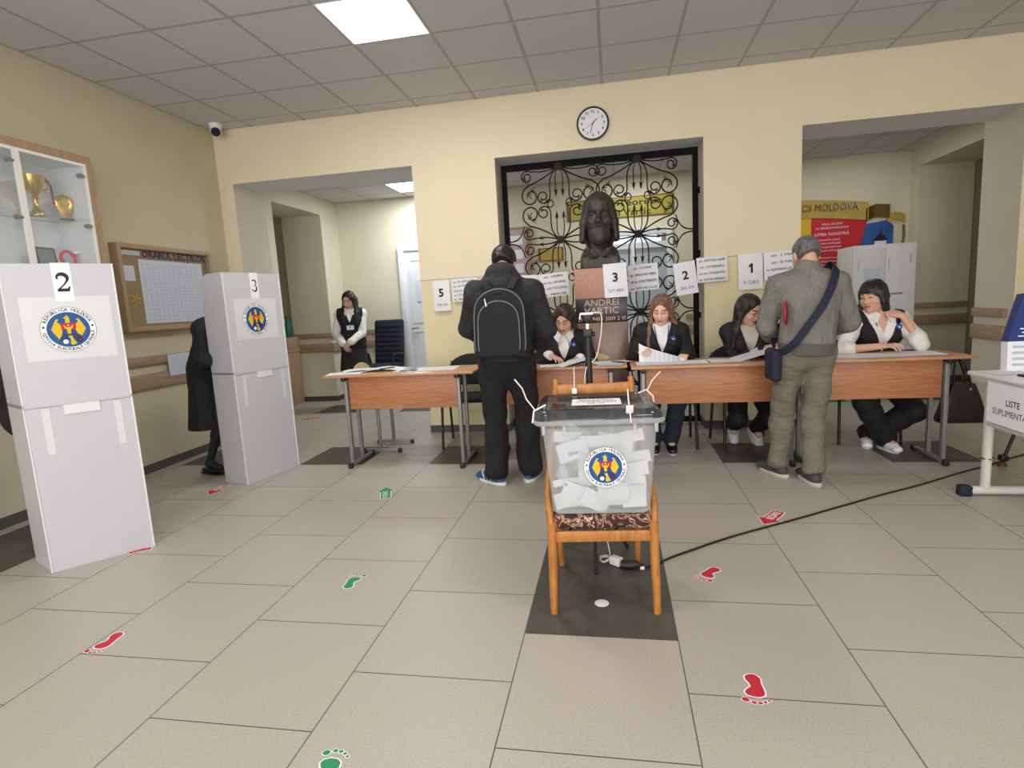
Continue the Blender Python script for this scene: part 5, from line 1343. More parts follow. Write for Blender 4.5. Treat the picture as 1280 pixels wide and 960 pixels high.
# ------------------------------------------------------------------ CCTV dome
t = thing('security_camera', 'small white security camera in the left ceiling corner', 'security camera', (-3.93, 5.5, HC))
mb = MB(); mb.lathe([(.062, 0), (.062, -.03), (.05, -.05)], 24); mb.build('base', 'white_plastic', t, 50)
Fd = frame((0, 0, -.062), (.84, .54, 0), (.3, -.47, .83)); mb = MB(); mb.lathe([(.001, -.05), (.03, -.045), (.055, -.02), (.057, .012), (.046, .042)], 24, 0, Fd); mb.build('eyeball', 'white_plastic', t, 50)
mb = MB(); mb.lathe([(.046, .041), (.044, .044), (.02, .046), (.018, .058), (.001, .062)], 20, 0, Fd); mb.build('lens', 'navy', t, 50)

# ------------------------------------------------------------------ pedestal and bust
PX0, PX1, PY = -.335, .132, 5.25
t = thing('pedestal', 'pink granite pedestal with a black name plate before the grille', 'pedestal', ((PX0 + PX1) / 2, PY + .22, 0))
mb = MB(); mb.box((PX0, PY, 0), (PX1, PY + .45, 1.10), 0, bev=.004); mb.build('lower_block', 'granite_dark', t, 40, world=True)
mb = MB(); mb.box((PX0 + .002, PY + .003, 1.10), (PX1 - .002, PY + .447, 1.32), 0, bev=.003); c = (PX0 + PX1) / 2
M = frame((c, PY + .002, 1.21), (1, 0, 0), (0, 0, 1))
mb.text('ANDREI', .082, M @ Matrix.Translation((0, .068, 0)), 1, .01, w=.31); mb.text('VARTIC', .082, M @ Matrix.Translation((0, -.005, 0)), 1, .01, w=.31); mb.text('21 X 1948 - 2009 2 VI', .05, M @ Matrix.Translation((0, -.078, 0)), 1, .008, w=.43)
mb.build('name_plate', ['plate_black', 'plate_letter'], t, 40, world=True)
mb = MB(); mb.box((PX0, PY, 1.32), (PX1, PY + .45, 1.59), 0, bev=.004); mb.build('upper_block', 'granite', t, 40, world=True)
# bust: bearded man with long hair
BC = A3((PX0 + PX1) / 2, PY + .22, 0)
root = thing('bronze_bust', 'dark bronze bust of a bearded man with long hair on the pedestal', 'bust', (BC[0], BC[1], 1.59))
class Fake(Person):
    def __init__(s): pass
bp = Fake(); bp.root = root; bp.F = bp.F2 = A3(0, -1, 0); bp.R = bp.R2 = A3(-1, 0, 0); bp.H = np.array([bp.R, bp.F, UP]); bp.hs = 1.72; bp.s = 1.7
bp.hc = BC + A3(0, -.02, 2.06); bp.fem = False; bp.T2 = UP; bp.nek = BC + A3(0, .03, 1.76)
d = SDF(BC + A3(-.36, -.36, 1.55), BC + A3(.36, .36, 2.42), .006)
bp.headsdf(d, lids=1.0, jaw=1.12, nose=1.25); L = bp.hl; h = bp.hs; H = bp.H
d.ell(L(0, .055, -.095), (.06 * h, .052 * h, .048 * h), H, .03); d.ell(L(0, .068, -.122), (.042 * h, .04 * h, .034 * h), H, .02)
for q in (-1, 1):
    d.cone(L(.004 * q, .1, -.05), L(.04 * q, .082, -.068), .012 * h, .009 * h, .01)
    d.cone(L(.014 * q, .09, .026), L(.048 * q, .075, .03), .012 * h, .009 * h, .01)
    d.ecap(L(.058 * q, .0, .07), L(.082 * q, -.008, -.03), (.045 * h, .022 * h), (.05 * h, .022 * h), H[1], .03)
    d.ecap(L(.082 * q, -.008, -.03), L(.088 * q, .0, -.115), (.05 * h, .022 * h), (.036 * h, .02 * h), H[1], .02)
d.ell(L(0, -.03, .045), (.083 * h, .1 * h, .092 * h), H, .02); d.ecap(L(0, -.07, .0), L(0, -.07, -.12), (.08 * h, .04 * h), (.075 * h, .03 * h), H[0], .03)
d.ell(L(0, .085, .055), (.05 * h, .022 * h, .04 * h), H, .03)
d.cone(bp.nek - UP * .02, L(0, -.01, -.08), .1, .088, .03)
d.ecap(BC + A3(0, .0, 1.56), BC + A3(0, .01, 1.70), (.185, .15), (.175, .135), (1, 0, 0), .02); d.ecap(BC + A3(0, .01, 1.70), BC + A3(0, .02, 1.78), (.16, .125), (.10, .10), (1, 0, 0), .03)
for q in (-1, 1):
    d.ecap(BC + A3(.115 * q, -.02, 1.83), BC + A3(.085 * q, -.125, 1.735), (.045, .016), (.05, .016), (q * .3, .0, 1), .008); d.ecap(BC + A3(.085 * q, -.125, 1.735), BC + A3(.03 * q, -.155, 1.70), (.05, .016), (.02, .014), (q * .3, .0, 1), .008)
d.rbox(BC + A3(0, .0, 1.64), (.178, .125, .07), None, .03, .03); d.wrinkle(.0012, 90, 3, (1, .3, .2)); d.plane(BC + A3(0, 0, 1.592), -UP)
d.build('figure', 'bronze', root, None, 1)

# ------------------------------------------------------------------ wrought iron grille
GY = 5.93
t = thing('iron_grille', 'black wrought iron grille with scrolls and rosettes filling the middle opening', 'grille', (-.11, GY, 0))
gx0, gx1, gz1 = -1.075, .845, 2.70
mb = MB()
mb.box((gx0, GY - .02, .02), (gx0 + .05, GY + .03, gz1)); mb.box((gx1 - .05, GY - .02, .02), (gx1, GY + .03, gz1)); mb.box((gx0 + .05, GY - .02, gz1 - .06), (gx1 - .05, GY + .03, gz1)); mb.box((gx0 + .05, GY - .02, .02), (gx1 - .05, GY + .03, .07))
fr = mb.build('frame', 'frame_iron', t, 40, world=True)
for z in (.5, 1.1, 1.7, 2.3):
    mb = MB(); mb.tube([(gx1 + .004, GY - .01, z - .03), (gx1 + .004, GY - .01, z + .03)], .012, 8); mb.build('hinge', 'frame_iron', fr, 40, world=True)
NX = (-.495, .275); NZ = (2.645, 1.93, 1.16, .40)
def spiral(c, r0, a0, turns, n=22, sgn=1):
    return [(c[0] + r0 * (1 - .62 * k / n) * math.cos(a0 + sgn * turns * 2 * PI * k / n), c[1] + r0 * (1 - .62 * k / n) * math.sin(a0 + sgn * turns * 2 * PI * k / n)) for k in range(n + 1)]
def bez(p, n=10):
    p = [V((*q, 0)) for q in p]; return [tuple(v[:2]) for v in interpolate_bezier(p[0], p[1], p[2], p[3], n)]
def leaf(mb, P, c, a, s):
    M = Matrix.Translation((c[0], 0, c[1]))
    for da, l in ((0, 1.0), (.9, .7), (-.9, .7)):
        x, z = math.cos(a + da), math.sin(a + da)
        p = P((c[0] + x * s * .9 * l, c[1] + z * s * .9 * l)); q = P(c)
        mb.tube([q, (q + p) / 2, p], [.003, (.006, .0075), .0015], 6)
for nx in NX:
    for iz, nz in enumerate(NZ):
        mb = MB(); F = frame((nx, GY - .012, nz), (1, 0, 0), (0, 0, 1))
        mb.lathe([(.034, 0), (.036, .008), (.022, .014), (.012, .026), (.001, .03)], 10, 0, F)
        for k in range(8): a = k * PI / 4; mb.ball((.03 * math.cos(a), .03 * math.sin(a), .008), (.012, .012, .008), 0, F, 8)
        mb.build('rosette', 'copper_iron', t, 50, world=True)
        for sx in (-1, 1):
            for sz in (-1, 1):
                if iz == 0 and sz > 0 or iz == 3 and sz < 0: continue
                P = lambda q: V((nx + sx * q[0] * (1.06 if sx * (nx + .11) > 0 else 1.12), GY, nz + sz * q[1] * 1.09))
                r = .0066
                # spear buds along both axes
                for pts, tip in (([(.012, .02), (.042, .07), (.034, .14), (.032, .2)], (.032, .265)), ([(.02, .01), (.07, .028), (.12, .03), (.17, .03)], (.225, .03))):
                    if iz == 0 and tip[0] > .1: continue
                    mb = MB(); b = bez(pts); mb.tube([P(q) for q in b], r * .8, 6)
                    e = b[-1]; d_ = V((tip[0] - e[0], tip[1] - e[1])); 
                    q = lambda f, o=0: P((e[0] + d_.x * f - d_.y * o, e[1] + d_.y * f + d_.x * o))
                    mb.tube([q(0), q(.25), q(.5), q(1)], [(.005, .005), (.014, .006), (.011, .006), (.001, .001)], 8, flat=(1, 0, 0) if abs(d_.y) > abs(d_.x) else (0, 0, 1)); 
                    for o_ in (-.22, .22): mb.tube([q(.1), q(.12, o_), q(-.05, o_ * 1.4)], [.004, .005, .0015], 6)
                    mb.build('spear_bud', 'black_iron', t, 50, world=True)
                # inner stem curling outwards, below the spear
                mb = MB(); c1 = (.155, .255); sp = spiral(c1, .066, PI, 1.3, sgn=-1); mb.tube([P(q) for q in bez([(.015, .015), (.11, .07), (.085, .17), (c1[0] - .066, c1[1])]) + sp[1:]], r, 6); leaf(mb, P, sp[-1], .3, .045); mb.build('scroll', 'black_iron', t, 50, world=True)
                # long diagonal stem into the big corner scroll
                mb = MB(); c2 = (.275, .245); sp = spiral((c2[0] + .0, c2[1]), .095, -PI / 2, 1.15, sgn=1); mb.tube([P(q) for q in bez([(.02, .012), (.09, .06), (.19, .12), (c2[0] + .02, c2[1] - .1)]) + sp[1:]], r * 1.1, 6); leaf(mb, P, sp[-1], 2.3, .07); leaf(mb, P, sp[-5], 4.2, .05); mb.build('scroll', 'black_iron', t, 50, world=True)
                # low stem with a small curl
                mb = MB(); c3 = (.305, .075 if iz else .07); sp = spiral(c3, .055, -PI / 2, 1.3, sgn=1); mb.tube([P(q) for q in bez([(.025, .006), (.1, .035), (.2, .04), (c3[0], c3[1] - .055)]) + sp[1:]], r, 6); leaf(mb, P, sp[-1], 1.2, .042); mb.build('scroll', 'black_iron', t, 50, world=True)
for nx in NX:
    for nz in (2.29, 1.545, .78):
        for sx in (-1, 1):
            mb = MB(); c = (nx + sx * .10, nz); q = spiral((0, 0), .05, 0, 1.2); pts = [V((c[0] + sx * x, GY, c[1] + z)) for x, z in q]; mb.tube(pts, .0055, 6); leaf(mb, lambda z_: V((c[0] + sx * z_[0], GY, c[1] + z_[1])), q[-1], 1.0, .05); mb.build('curl', 'black_iron', t, 50, world=True)
for nz in (1.93, 1.16):
    for X, s_ in ((gx1 - .05, -1), (gx0 + .05, 1)):
        for sz in (-1, 1):
            mb = MB(); mb.tube([V((X + s_ * q[0], GY, nz + sz * q[1])) for q in bez([(0, .012), (.08, .01), (.13, .04), (.16, .16)])], [.007] * 5 + [.006] * 5, 6); mb.build('side_bracket', 'black_iron', t, 50, world=True)

# ------------------------------------------------------------------ things on the corridor wall behind the grille
def plaque(name, label, cat, x0, x1, z0, z1, m, lines=(), edge=None, y=YC - .004, tm='ink'):
    w, h = x1 - x0, z1 - z0; mb = MB(); mb.box((-w / 2, -.012, -h / 2), (w / 2, .002, h / 2), 0, None, .003); M = frame((0, -.0125, 0), (1, 0, 0), (0, 0, 1))
    if edge:
        e = .03
        for s_ in (-1, 1): mb.box((s_ * w / 2 - .03 * (1 if s_ > 0 else 0), -.0135, -h / 2), (s_ * w / 2 + .03 * (0 if s_ > 0 else 1), .001, h / 2), 1)
        mb.box((-w / 2, -.0133, h / 2 - e * .5), (w / 2, .001, h / 2), 1); mb.box((-w / 2, -.0133, -h / 2), (w / 2, .001, -h / 2 + e * .5), 1)
    for tx, sz, dz, ww in lines: mb.text(tx, sz, M @ Matrix.Translation((0, dz, .001)), 2, .015, w=ww)
    o = mb.build(name, [m, edge or m, tm]); o.location = ((x0 + x1) / 2, y, (z0 + z1) / 2); tag(o, label, cat); return o
plaque('school_sign', 'long yellow school name sign with worn dark edges, behind the bust', 'sign', -.60, .875, 2.42, 2.70, 'yellow_sign', [('Liceului Teoretic', .12, .055, 1.15), ('Andrei Vartic', .12, -.075, .85)], 'gold_dark')
plaque('door_plate', 'small plain yellow plaque on the corridor wall left of the pedestal', 'sign', -1.04, -.675, 1.89, 2.08, 'gold_flat', [], 'gold_dark')
t = thing('display_board', 'brown framed board with red and white sheets behind the grille at left', 'notice board', (-1.42, YC - .01, 1.6))
mb = MB(); mb.box((-.30, -.025, -.9), (.29, .0, .8), 0); mb.build('frame', 'cab_wood', t)
mb = MB(); mb.box((-.27, -.029, -.87), (.22, -.024, .77), 0); sh = mb.build('backing', 'paper_pink', t)
mb = MB(); 
for k in range(6): mb.box((-.2, -.031, .55 - k * .2), (.16, -.028, .68 - k * .2), 0)
mb.box((-.2, -.0325, .70), (-.06, -.0305, .75), 1)
mb.build('pinned_sheet', ['paper', 'red'], sh)
# ------------------------------------------------------------------ trophy cabinet on the left wall
KX = -3.81
t = thing('trophy_cabinet', 'wood framed glass display cabinet with trophies on the left wall', 'cabinet', (-3.96, 3.1, 1.0))
cy0, cy1, cz0, cz1 = 2.25, 3.835, 1.02, 2.565
mb = MB(); fwd = .055
mb.box((XL + .002, cy0, cz1 - fwd), (KX + .012, cy1, cz1)); mb.box((XL + .002, cy0, cz0), (KX + .012, cy1, cz0 + fwd)); mb.box((XL + .002, cy1 - fwd, cz0 + fwd), (KX + .012, cy1, cz1 - fwd)); mb.box((XL + .002, cy0, cz0 + fwd), (KX + .012, cy0 + fwd, cz1 - fwd))
mb.build('wood_frame', 'cab_wood', t, world=True)
mb = MB(); mb.box((XL + .004, cy0 + fwd, cz0 + fwd), (XL + .012, cy1 - fwd, cz1 - fwd)); mb.box((XL + .01, cy1 - fwd - .012, cz0 + fwd), (KX, cy1 - fwd, cz1 - fwd)); mb.box((XL + .01, cy0 + fwd, cz1 - fwd - .012), (KX, cy1 - fwd, cz1 - fwd))
mb.build('inner_lining', 'white_door', t, world=True)
ym = 3.27
for (a, b) in ((cy0 + fwd, ym), (ym, cy1 - fwd)):
    mb = MB(); e = .022
    for lo, hi in (((a, cz0 + fwd), (a + e, cz1 - fwd)), ((b - e, cz0 + fwd), (b, cz1 - fwd)), ((a + e, cz1 - fwd - e), (b - e, cz1 - fwd)), ((a + e, cz0 + fwd), (b - e, cz0 + fwd + e))): mb.box((KX - .004, lo[0] + .0005, lo[1]), (KX + .008, hi[0] - .0005, hi[1] - .0005))
    dr = mb.build('door', 'white_plastic', t, world=True)
    mb = MB(); mb.box((KX, a + e, cz0 + fwd + e), (KX + .003, b - e, cz1 - fwd - e)); mb.build('glass_pane', 'glass', dr, world=True)
    for zz in (2.42, 2.06):
        mb = MB(); mb.tube([(KX - .02, b - e - .03, zz), (KX + .012, b - e - .03, zz)], .016, 12); mb.tube([(KX + .006, b - e - .05, zz), (KX + .006, b - e - .0, zz)], .008, 8); mb.build('hinge', 'steel_gray', dr, 50, world=True)
for (a, b) in ((cy0 + fwd, ym - .01), (ym + .01, cy1 - fwd - .012)):
    for zz in (2.11, 1.70): mb = MB(); mb.box((XL + .012, a, zz - .004), (KX - .01, b, zz + .002)); mb.build('glass_shelf', 'glass', t, world=True)
Z1 = 2.113; Z2 = 1.703
t = thing('trophy_cup', 'gold trophy cup with ribbons on the upper glass shelf', 'trophy', (-3.97, 3.50, Z1))
mb = MB(); mb.lathe([(.05, 0), (.052, .015), (.03, .04), (.02, .06), (.016, .11), (.024, .125), (.016, .14), (.03, .16), (.055, .19), (.066, .24), (.072, .275), (.066, .275), (.05, .2), (.001, .18)], 24); mb.build('cup', 'gold', t, 50)
for s_ in (-1, 1): mb = MB(); mb.tube(smooth_pts([(0, s_ * .06, .26), (0, s_ * .10, .25), (0, s_ * .095, .2), (0, s_ * .05, .185)]), .006, 8); mb.build('handle', 'gold', t, 50)
mb = MB(); mb.tube(smooth_pts([(.02, .07, .27), (.03, .10, .22), (.02, .115, .12), (.025, .12, .1)]), [(.008, .0015)] * 19, 6); mb.build('ribbon', 'maroon', t, 50)
t = thing('award_plaque', 'gold diamond shaped award beside the trophy cup', 'trophy', (-3.97, 3.715, Z1))
mb = MB(); F = frame((0, 0, 0), (.5, .85, 0), (-.1, 0, 1)); mb.prism([(-.012, 0), (.018, 0), (.065, .13), (.05, .165), (0, .19), (-.05, .165), (-.062, .13)], -.008, .008, 0, F, bev=.004); mb.prism([(0, .06), (.038, .12), (0, .165), (-.038, .12)], .008, .012, 1, F, bev=.002); mb.build('diamond', ['gold', 'gold_flat'], t, 40)
mb = MB(); mb.box((-.03, -.03, 0), (.03, .04, .012), bev=.003); mb.build('base', 'black_plastic', t, 40)
t = thing('photo_frame', 'dark framed photograph on the lower cabinet shelf', 'picture', (-3.97, 3.52, Z2))
F = frame((0, 0, 0), (0, 1, 0), (-.12, 0, 1)); mb = MB(); mb.box((-.075, 0, -.006), (.075, .2, .006), 0, F, bev=.003); mb.build('frame', 'black_plastic', t, 40); mb = MB(); mb.box((-.06, .015, .006), (.06, .185, .007), 0, F); mb.build('photograph', 'ink_soft', t)
t = thing('heart_award', 'red and white heart shaped award on the lower cabinet shelf', 'trophy', (-3.95, 3.70, Z2))
hp = [(.0062 * 16 * math.sin(q) ** 3, .0062 * (13 * math.cos(q) - 5 * math.cos(2 * q) - 2 * math.cos(3 * q) - math.cos(4 * q)) + .105) for q in [2 * PI * k / 36 for k in range(36)]]
F = frame((0, 0, 0), (0, 1, 0), (0, 0, 1)); mb = MB(); mb.tube([F @ V((x, y, 0)) for x, y in hp if x <= .02], .011, 8); mb.build('red_half', 'red', t, 50); mb = MB(); mb.tube([F @ V((x, y, 0)) for x, y in hp if x > .012], .011, 8); mb.build('white_half', 'white_plastic', t, 50)
mb = MB(); mb.box((-.03, -.06, 0), (.03, .06, .014), bev=.003); mb.build('base', 'white_plastic', t, 40)
t = thing('boxed_award', 'dark purple award at the left edge, upper cabinet shelf', 'trophy', (-3.95, 3.16, Z1))
mb = MB(); mb.box((-.02, -.055, 0), (.02, .055, .25), bev=.004); mb.build('case', 'maroon', t, 40); mb = MB(); mb.box((.02, -.04, .02), (.022, .04, .22)); mb.build('cover', 'purple_ink', t)

# ------------------------------------------------------------------ lesson timetable board
BXp = -4.04
t = thing('timetable_board', 'framed cork board titled ORARUL LECȚIILOR with a large timetable sheet', 'notice board', (XL + .04, 4.8, 1.64))
by0, by1, bz0, bz1 = 4.18, 5.32, 1.255, 2.005
mb = MB(); w_ = .04
for lo, hi in (((by0, bz0), (by0 + w_, bz1)), ((by1 - w_, bz0), (by1, bz1)), ((by0 + w_, bz0), (by1 - w_, bz0 + w_)), ((by0 + w_, bz1 - w_), (by1 - w_, bz1))): mb.box((XL + .001, lo[0], lo[1]), (BXp + .012, hi[0], hi[1]), bev=.004)
mb.build('frame', 'board_frame', t, 40, world=True)
mb = MB(); mb.box((XL + .001, by0 + w_, bz0 + w_), (BXp - .02, by1 - w_, bz1 - w_)); cork = mb.build('cork_panel', 'cork', t, world=True)
FB = lambda y, z, o=.004: frame((BXp - .02 + o, y, z), (0, 1, 0), (0, 0, 1))
mb = MB(); mb.text('ORARUL LECȚIILOR', .085, FB(4.86, 1.925), 0, .03, w=.80); mb.build('title_lettering', 'purple_ink', t, world=True)
mb = MB(); M = FB(4.80, 1.59, .002); mb.box((-.39, -.27, 0), (.39, .29, .001), 0, M)
for i in range(13): x = -.37 + i * .0585; mb.box((x, -.26, .0012), (x + .0012, .28, .0014), 2, M)
for j in range(17): z = -.255 + j * .0325; mb.box((-.38, z, .0012), (.38, z + .0012, .0014), 2, M)
rr_ = random.Random(4)
for i in range(12):
    for j in range(16):
        for q in range(2): mb.box((-.362 + i * .0585, -.248 + j * .0325 + q * .011, .0012), (-.362 + i * .0585 + rr_.uniform(.02, .048), -.242 + j * .0325 + q * .011, .0014), 1, M)
mb.build('timetable_sheet', ['paper_blue', 'ink_grey', 'ink_grey'], t, world=True)
mb = MB(); M = FB(4.30, 1.755, .002); mb.box((-.06, -.065, 0), (.055, .065, .001), 0, M)
for j in range(7): mb.box((-.045, -.05 + j * .015, .0012), (.04, -.046 + j * .015, .0014), 1, M)
mb.build('small_sheet', ['paper_blue', 'ink_grey'], t, world=True)
mb = MB(); mb.box((-.1, -.02, 0), (.1, .02, .001), 0, FB(4.34, 1.93, .002)); mb.build('paper_strip', 'ink_grey', t, world=True)
mb = MB(); M = FB(4.33, 1.53, .004)
for k in range(6): a = k * PI / 3 + .3; mb.flat([(0, 0), (.05 * math.cos(a - .3), .05 * math.sin(a - .3)), (.06 * math.cos(a), .06 * math.sin(a)), (.03 * math.cos(a + .4), .03 * math.sin(a + .4))], .0005 * k, 0, M)
mb.build('paper_star', 'gold_flat', t, world=True)
mb = MB(); mb.tube([(BXp, by1 - .07, 1.6), (BXp, by1 - .068, 1.93)], .006, 8); mb.build('slide_handle', 'steel_gray', t, 50, world=True)
mb = MB(); M = frame((XL + .034, 4.755, .925), (0, 1, 0), (0, 0, 1)); mb.box((-.145, -.1, 0), (.145, .1, .001), 0, M)
for j in range(9): mb.box((-.125, -.075 + j * .018, .0012), (.12 if j % 3 else .06, -.071 + j * .018, .0014), 1, M)
o = mb.build('notice_sheet', ['paper_blue', 'ink_grey']); tag(o, 'pale printed sheet taped over the wall rails below the timetable board', 'paper')

# ------------------------------------------------------------------ backpack, shoulder bag, folder
p = MAN1; B0 = V(p.che) ; 
t = thing('backpack', 'black backpack with grey piping worn by the man in black', 'backpack', (-.755, 3.82, .95))
n = 14; poly = [(-.165, 0), (.165, 0), (.172, .08), (.168, .30)] + [(.165 * math.cos(k * PI / n), .31 + .15 * math.sin(k * PI / n)) for k in range(n + 1)] + [(-.168, .30), (-.172, .08)]
poly = [(x * 1.1, y * 1.04) for x, y in poly]; F = frame((0, .02, .0), (1, 0, 0), (0, .08, 1)); mb = MB(); mb.prism(poly, -.06, .10, 0, F, bev=.035, seg=4); mb.build('main_body', 'black_fabric', t, 60)
sc_ = lambda s, dz=0: [(x * s, y * s + dz) for x, y in poly]
mb = MB(); mb.prism(sc_(.80, .012), .08, .125, 0, F, bev=.022, seg=4); fp = mb.build('front_pocket', 'black_fabric', t, 60)
for nm, s, z in (('outer_piping', .955, .092), ('inner_piping', .78, .122)):
    pl = [q for q in sc_(s, .01 if s > .9 else .014) if q[1] > .035]; pl = [pl[-1]] + pl[:-1] if False else pl
    pr = [q for q in pl if q[0] > 0]; right = [(.163 * s, .05)] + [(.170 * s, .09), (.166 * s, .30 * s)] + [(.163 * s * math.cos(k * PI / 20), (.31 * s + .012) + .15 * s * math.sin(k * PI / 20)) for k in range(21)] + [(-.166 * s, .30 * s), (-.170 * s, .09), (-.163 * s, .05)]
    right = [(x * 1.08, y * 1.03) for x, y in right]; mb = MB(); mb.tube([F @ V((x, y, z)) for x, y in right], .0042, 6); mb.build(nm, 'ink_soft', t if s > .9 else fp, 60)
mb = MB(); mb.box((-.01, .355, .128), (.0, .41, .134), 0, F @ Matrix.Rotation(.2, 4, 'Z'), .002); mb.build('zip_pull', 'plate_silver', fp, 40)
mb = MB(); mb.box((-.03, .425, .09), (.03, .45, .105), 0, F, .006); mb.build('top_loop', 'black_fabric', t, 40)
for s_ in (-1, 1):
    w0 = root_loc(t); pts = [V((s_ * .07, .03, .47)) + V((0, -.02, 0)), V((s_ * .10, .06, .53)), V(tuple(p.shc + p.R * s_ * .115 - p.F * .065 + UP * .085)) - w0, V(tuple(p.shc + p.R * s_ * .13 + p.F * .02 + UP * .09)) - w0, V(tuple(p.shc + p.R * s_ * .15 + p.F * .115 - UP * .02)) - w0, V(tuple(p.che + p.R * s_ * .17 + p.F * .14 - UP * .1)) - w0, V(tuple(p.wai + p.R * s_ * .185 + p.F * .04 - UP * .02)) - w0, V((s_ * .16, .05, .1))]
    mb = MB(); q = smooth_pts(pts); mb.tube(q, [(.008, .03)] * len(q), 8, flat=(0, -.2, 1)); mb.build('shoulder_strap', 'black_fabric', t, 60)

p = MAN2
t = thing('shoulder_bag', 'small navy bag at the left hip with a broad strap across the back', 'bag', tuple(p.pel - p.R * .2))
w0 = root_loc(t); L_ = lambda r, f, z: V(tuple(p.pel + p.R * r + p.F * f + UP * z)) - w0
back = [L_(.155, .02, .555), L_(.145, -.065, .53), L_(.10, -.135, .44), L_(.03, -.172, .31), L_(-.06, -.176, .18), L_(-.14, -.15, .06), L_(-.195, -.07, -.0)]
front = [L_(-.20, .05, .02), L_(-.14, .16, .12), L_(.0, .18, .3), L_(.11, .13, .46), L_(.155, .06, .55)]
q = smooth_pts(back + front + [back[0]]); nrmv = []
mb = MB(); vs = []; wd = .024
c0 = V(tuple(p.wai + p.T2 * .05)) - w0
for i, a_ in enumerate(q):
    b_ = q[(i + 1) % (len(q) - 1)] if i < len(q) - 1 else q[1]
    tdir = (b_ - a_).normalized(); out_ = (a_ - c0); out_ -= tdir * out_.dot(tdir); out_.z *= .3; out_.normalize(); sd = tdir.cross(out_).normalized()
    vs += [a_ + sd * wd + out_ * .004, a_ - sd * wd + out_ * .004, a_ - sd * wd - out_ * .004, a_ + sd * wd - out_ * .004]
fs = []
for i in range(len(q) - 1):
    for k in range(4): fs.append((i * 4 + k, i * 4 + (k + 1) % 4, (i + 1) * 4 + (k + 1) % 4, (i + 1) * 4 + k))
mb.add(vs, fs); mb.build('strap', 'navy', t, 60)
d = SDF(p.pel - p.R * .2 - .25, p.pel - p.R * .2 + .25, .006); d.rbox(p.pel - p.R * .215 - UP * .09 + p.F * .01, (.035, .085, .11), np.array([p.R, p.F, UP]), .03); d.wrinkle(.002, 40); d.build('pouch', 'navy', t)
t = thing('red_folder', 'red and dark folder tucked under the left arm of the man in grey', 'folder', (1.11, 3.975, 1.16))
mb = MB(); F = frame((0, 0, 0), (.9, -.3, 0), (.12, -.05, 1)); mb.ball((0, 0, 0), (.016, .085, .03), 0, F, 16); mb.build('cover', 'red', t, 40)
mb = MB(); mb.tube([F @ V((.004, -.07, .028)), F @ V((.012, 0, .034)), F @ V((.004, .07, .028))], .006, 6); mb.build('dark_band', 'black_plastic', t, 40)

# ------------------------------------------------------------------ papers, booklets and pens on the desks
def flat_sheet(label, x, y, z, w, h, ang=0, lines=6, m='paper', curl=0.0, cat='paper', group='papers on the desks', lift=0.0, n=8, name='printed_sheet', grid=False):
    mb = MB(); vs = []; fs = []
    f = lambda u: curl * math.sin(u * PI) + lift * u * u
    for i in range(n + 1):
        u = i / n
        for v_ in (-.5, .5): vs.append(((u - .5) * w, v_ * h, f(u)))
    for i in range(n): fs.append((2 * i, 2 * i + 2, 2 * i + 3, 2 * i + 1))
    mb.add(vs, fs, 0); mb.add([(a, b, c - .0012) for a, b, c in vs], [tuple(reversed(q)) for q in fs], 0)
    for j in range(lines):
        yy = h * (.38 - .76 * j / max(1, lines - 1)); 
        for i in range(1, n - 1):
            if (i * 7 + j * 3) % 5 == 0 and not grid: continue
            u0, u1 = i / n, (i + .9) / n; mb.add([((u0 - .5) * w, yy, f(u0) + .0006), ((u1 - .5) * w, yy, f(u1) + .0006), ((u1 - .5) * w, yy + .003, f(u1) + .0006), ((u0 - .5) * w, yy + .003, f(u0) + .0006)], [(0, 1, 2, 3)], 1)
    o = mb.build(name, [m, 'ink_grey'], None, 60); o.location = (x, y, z + .0022); o.rotation_euler = (0, 0, math.radians(ang)); return tag(o, label, cat, group)
zA, zB, zC, zD = .80, .79, .785, .785
flat_sheet('white sheet at the left front corner of the left desk', -2.28, 4.51, zA, .30, .21, 12)
flat_sheet('white sheet lying askew behind the corner sheet of the left desk', -2.22, 4.70, zA, .30, .21, 25, curl=.012)
flat_sheet('open white booklet in the middle left of the left desk', -1.99, 4.68, zA, .34, .24, 6, curl=.02, name='open_booklet', cat='booklet')
flat_sheet('pinkish leaflet in the middle of the left desk', -1.78, 4.74, zA, .15, .2, -15, m='paper_pink', name='leaflet')
flat_sheet('long white list on the right half of the left desk', -1.53, 4.64, zA, .42, .29, 4, grid=True)
flat_sheet('white sheet overlapping the long list on the left desk', -1.72, 4.55, zA + .001, .24, .17, -8)
flat_sheet('small white sheet at the left end of the second desk', -.98, 4.62, zB, .16, .2, 3)
flat_sheet('white sheet under the forearm of the clerk behind the backpack', -.50, 4.64, zB, .21, .19, 8)
flat_sheet('white sheets lifted in the hand of the clerk behind the backpack', -.32, 4.62, zB, .26, .2, 20, lift=.05, curl=.02)
flat_sheet('white sheet at the right end of the second desk', -.13, 4.74, zB, .3, .2, 4)
flat_sheet('pale blue leaflet hanging over the second desk front', -.03, 4.57, zB + .001, .19, .17, -6, m='paper_blue')
flat_sheet('white card at the corner between the second and third desks', .07, 4.78, zB + .001, .10, .14, 30)
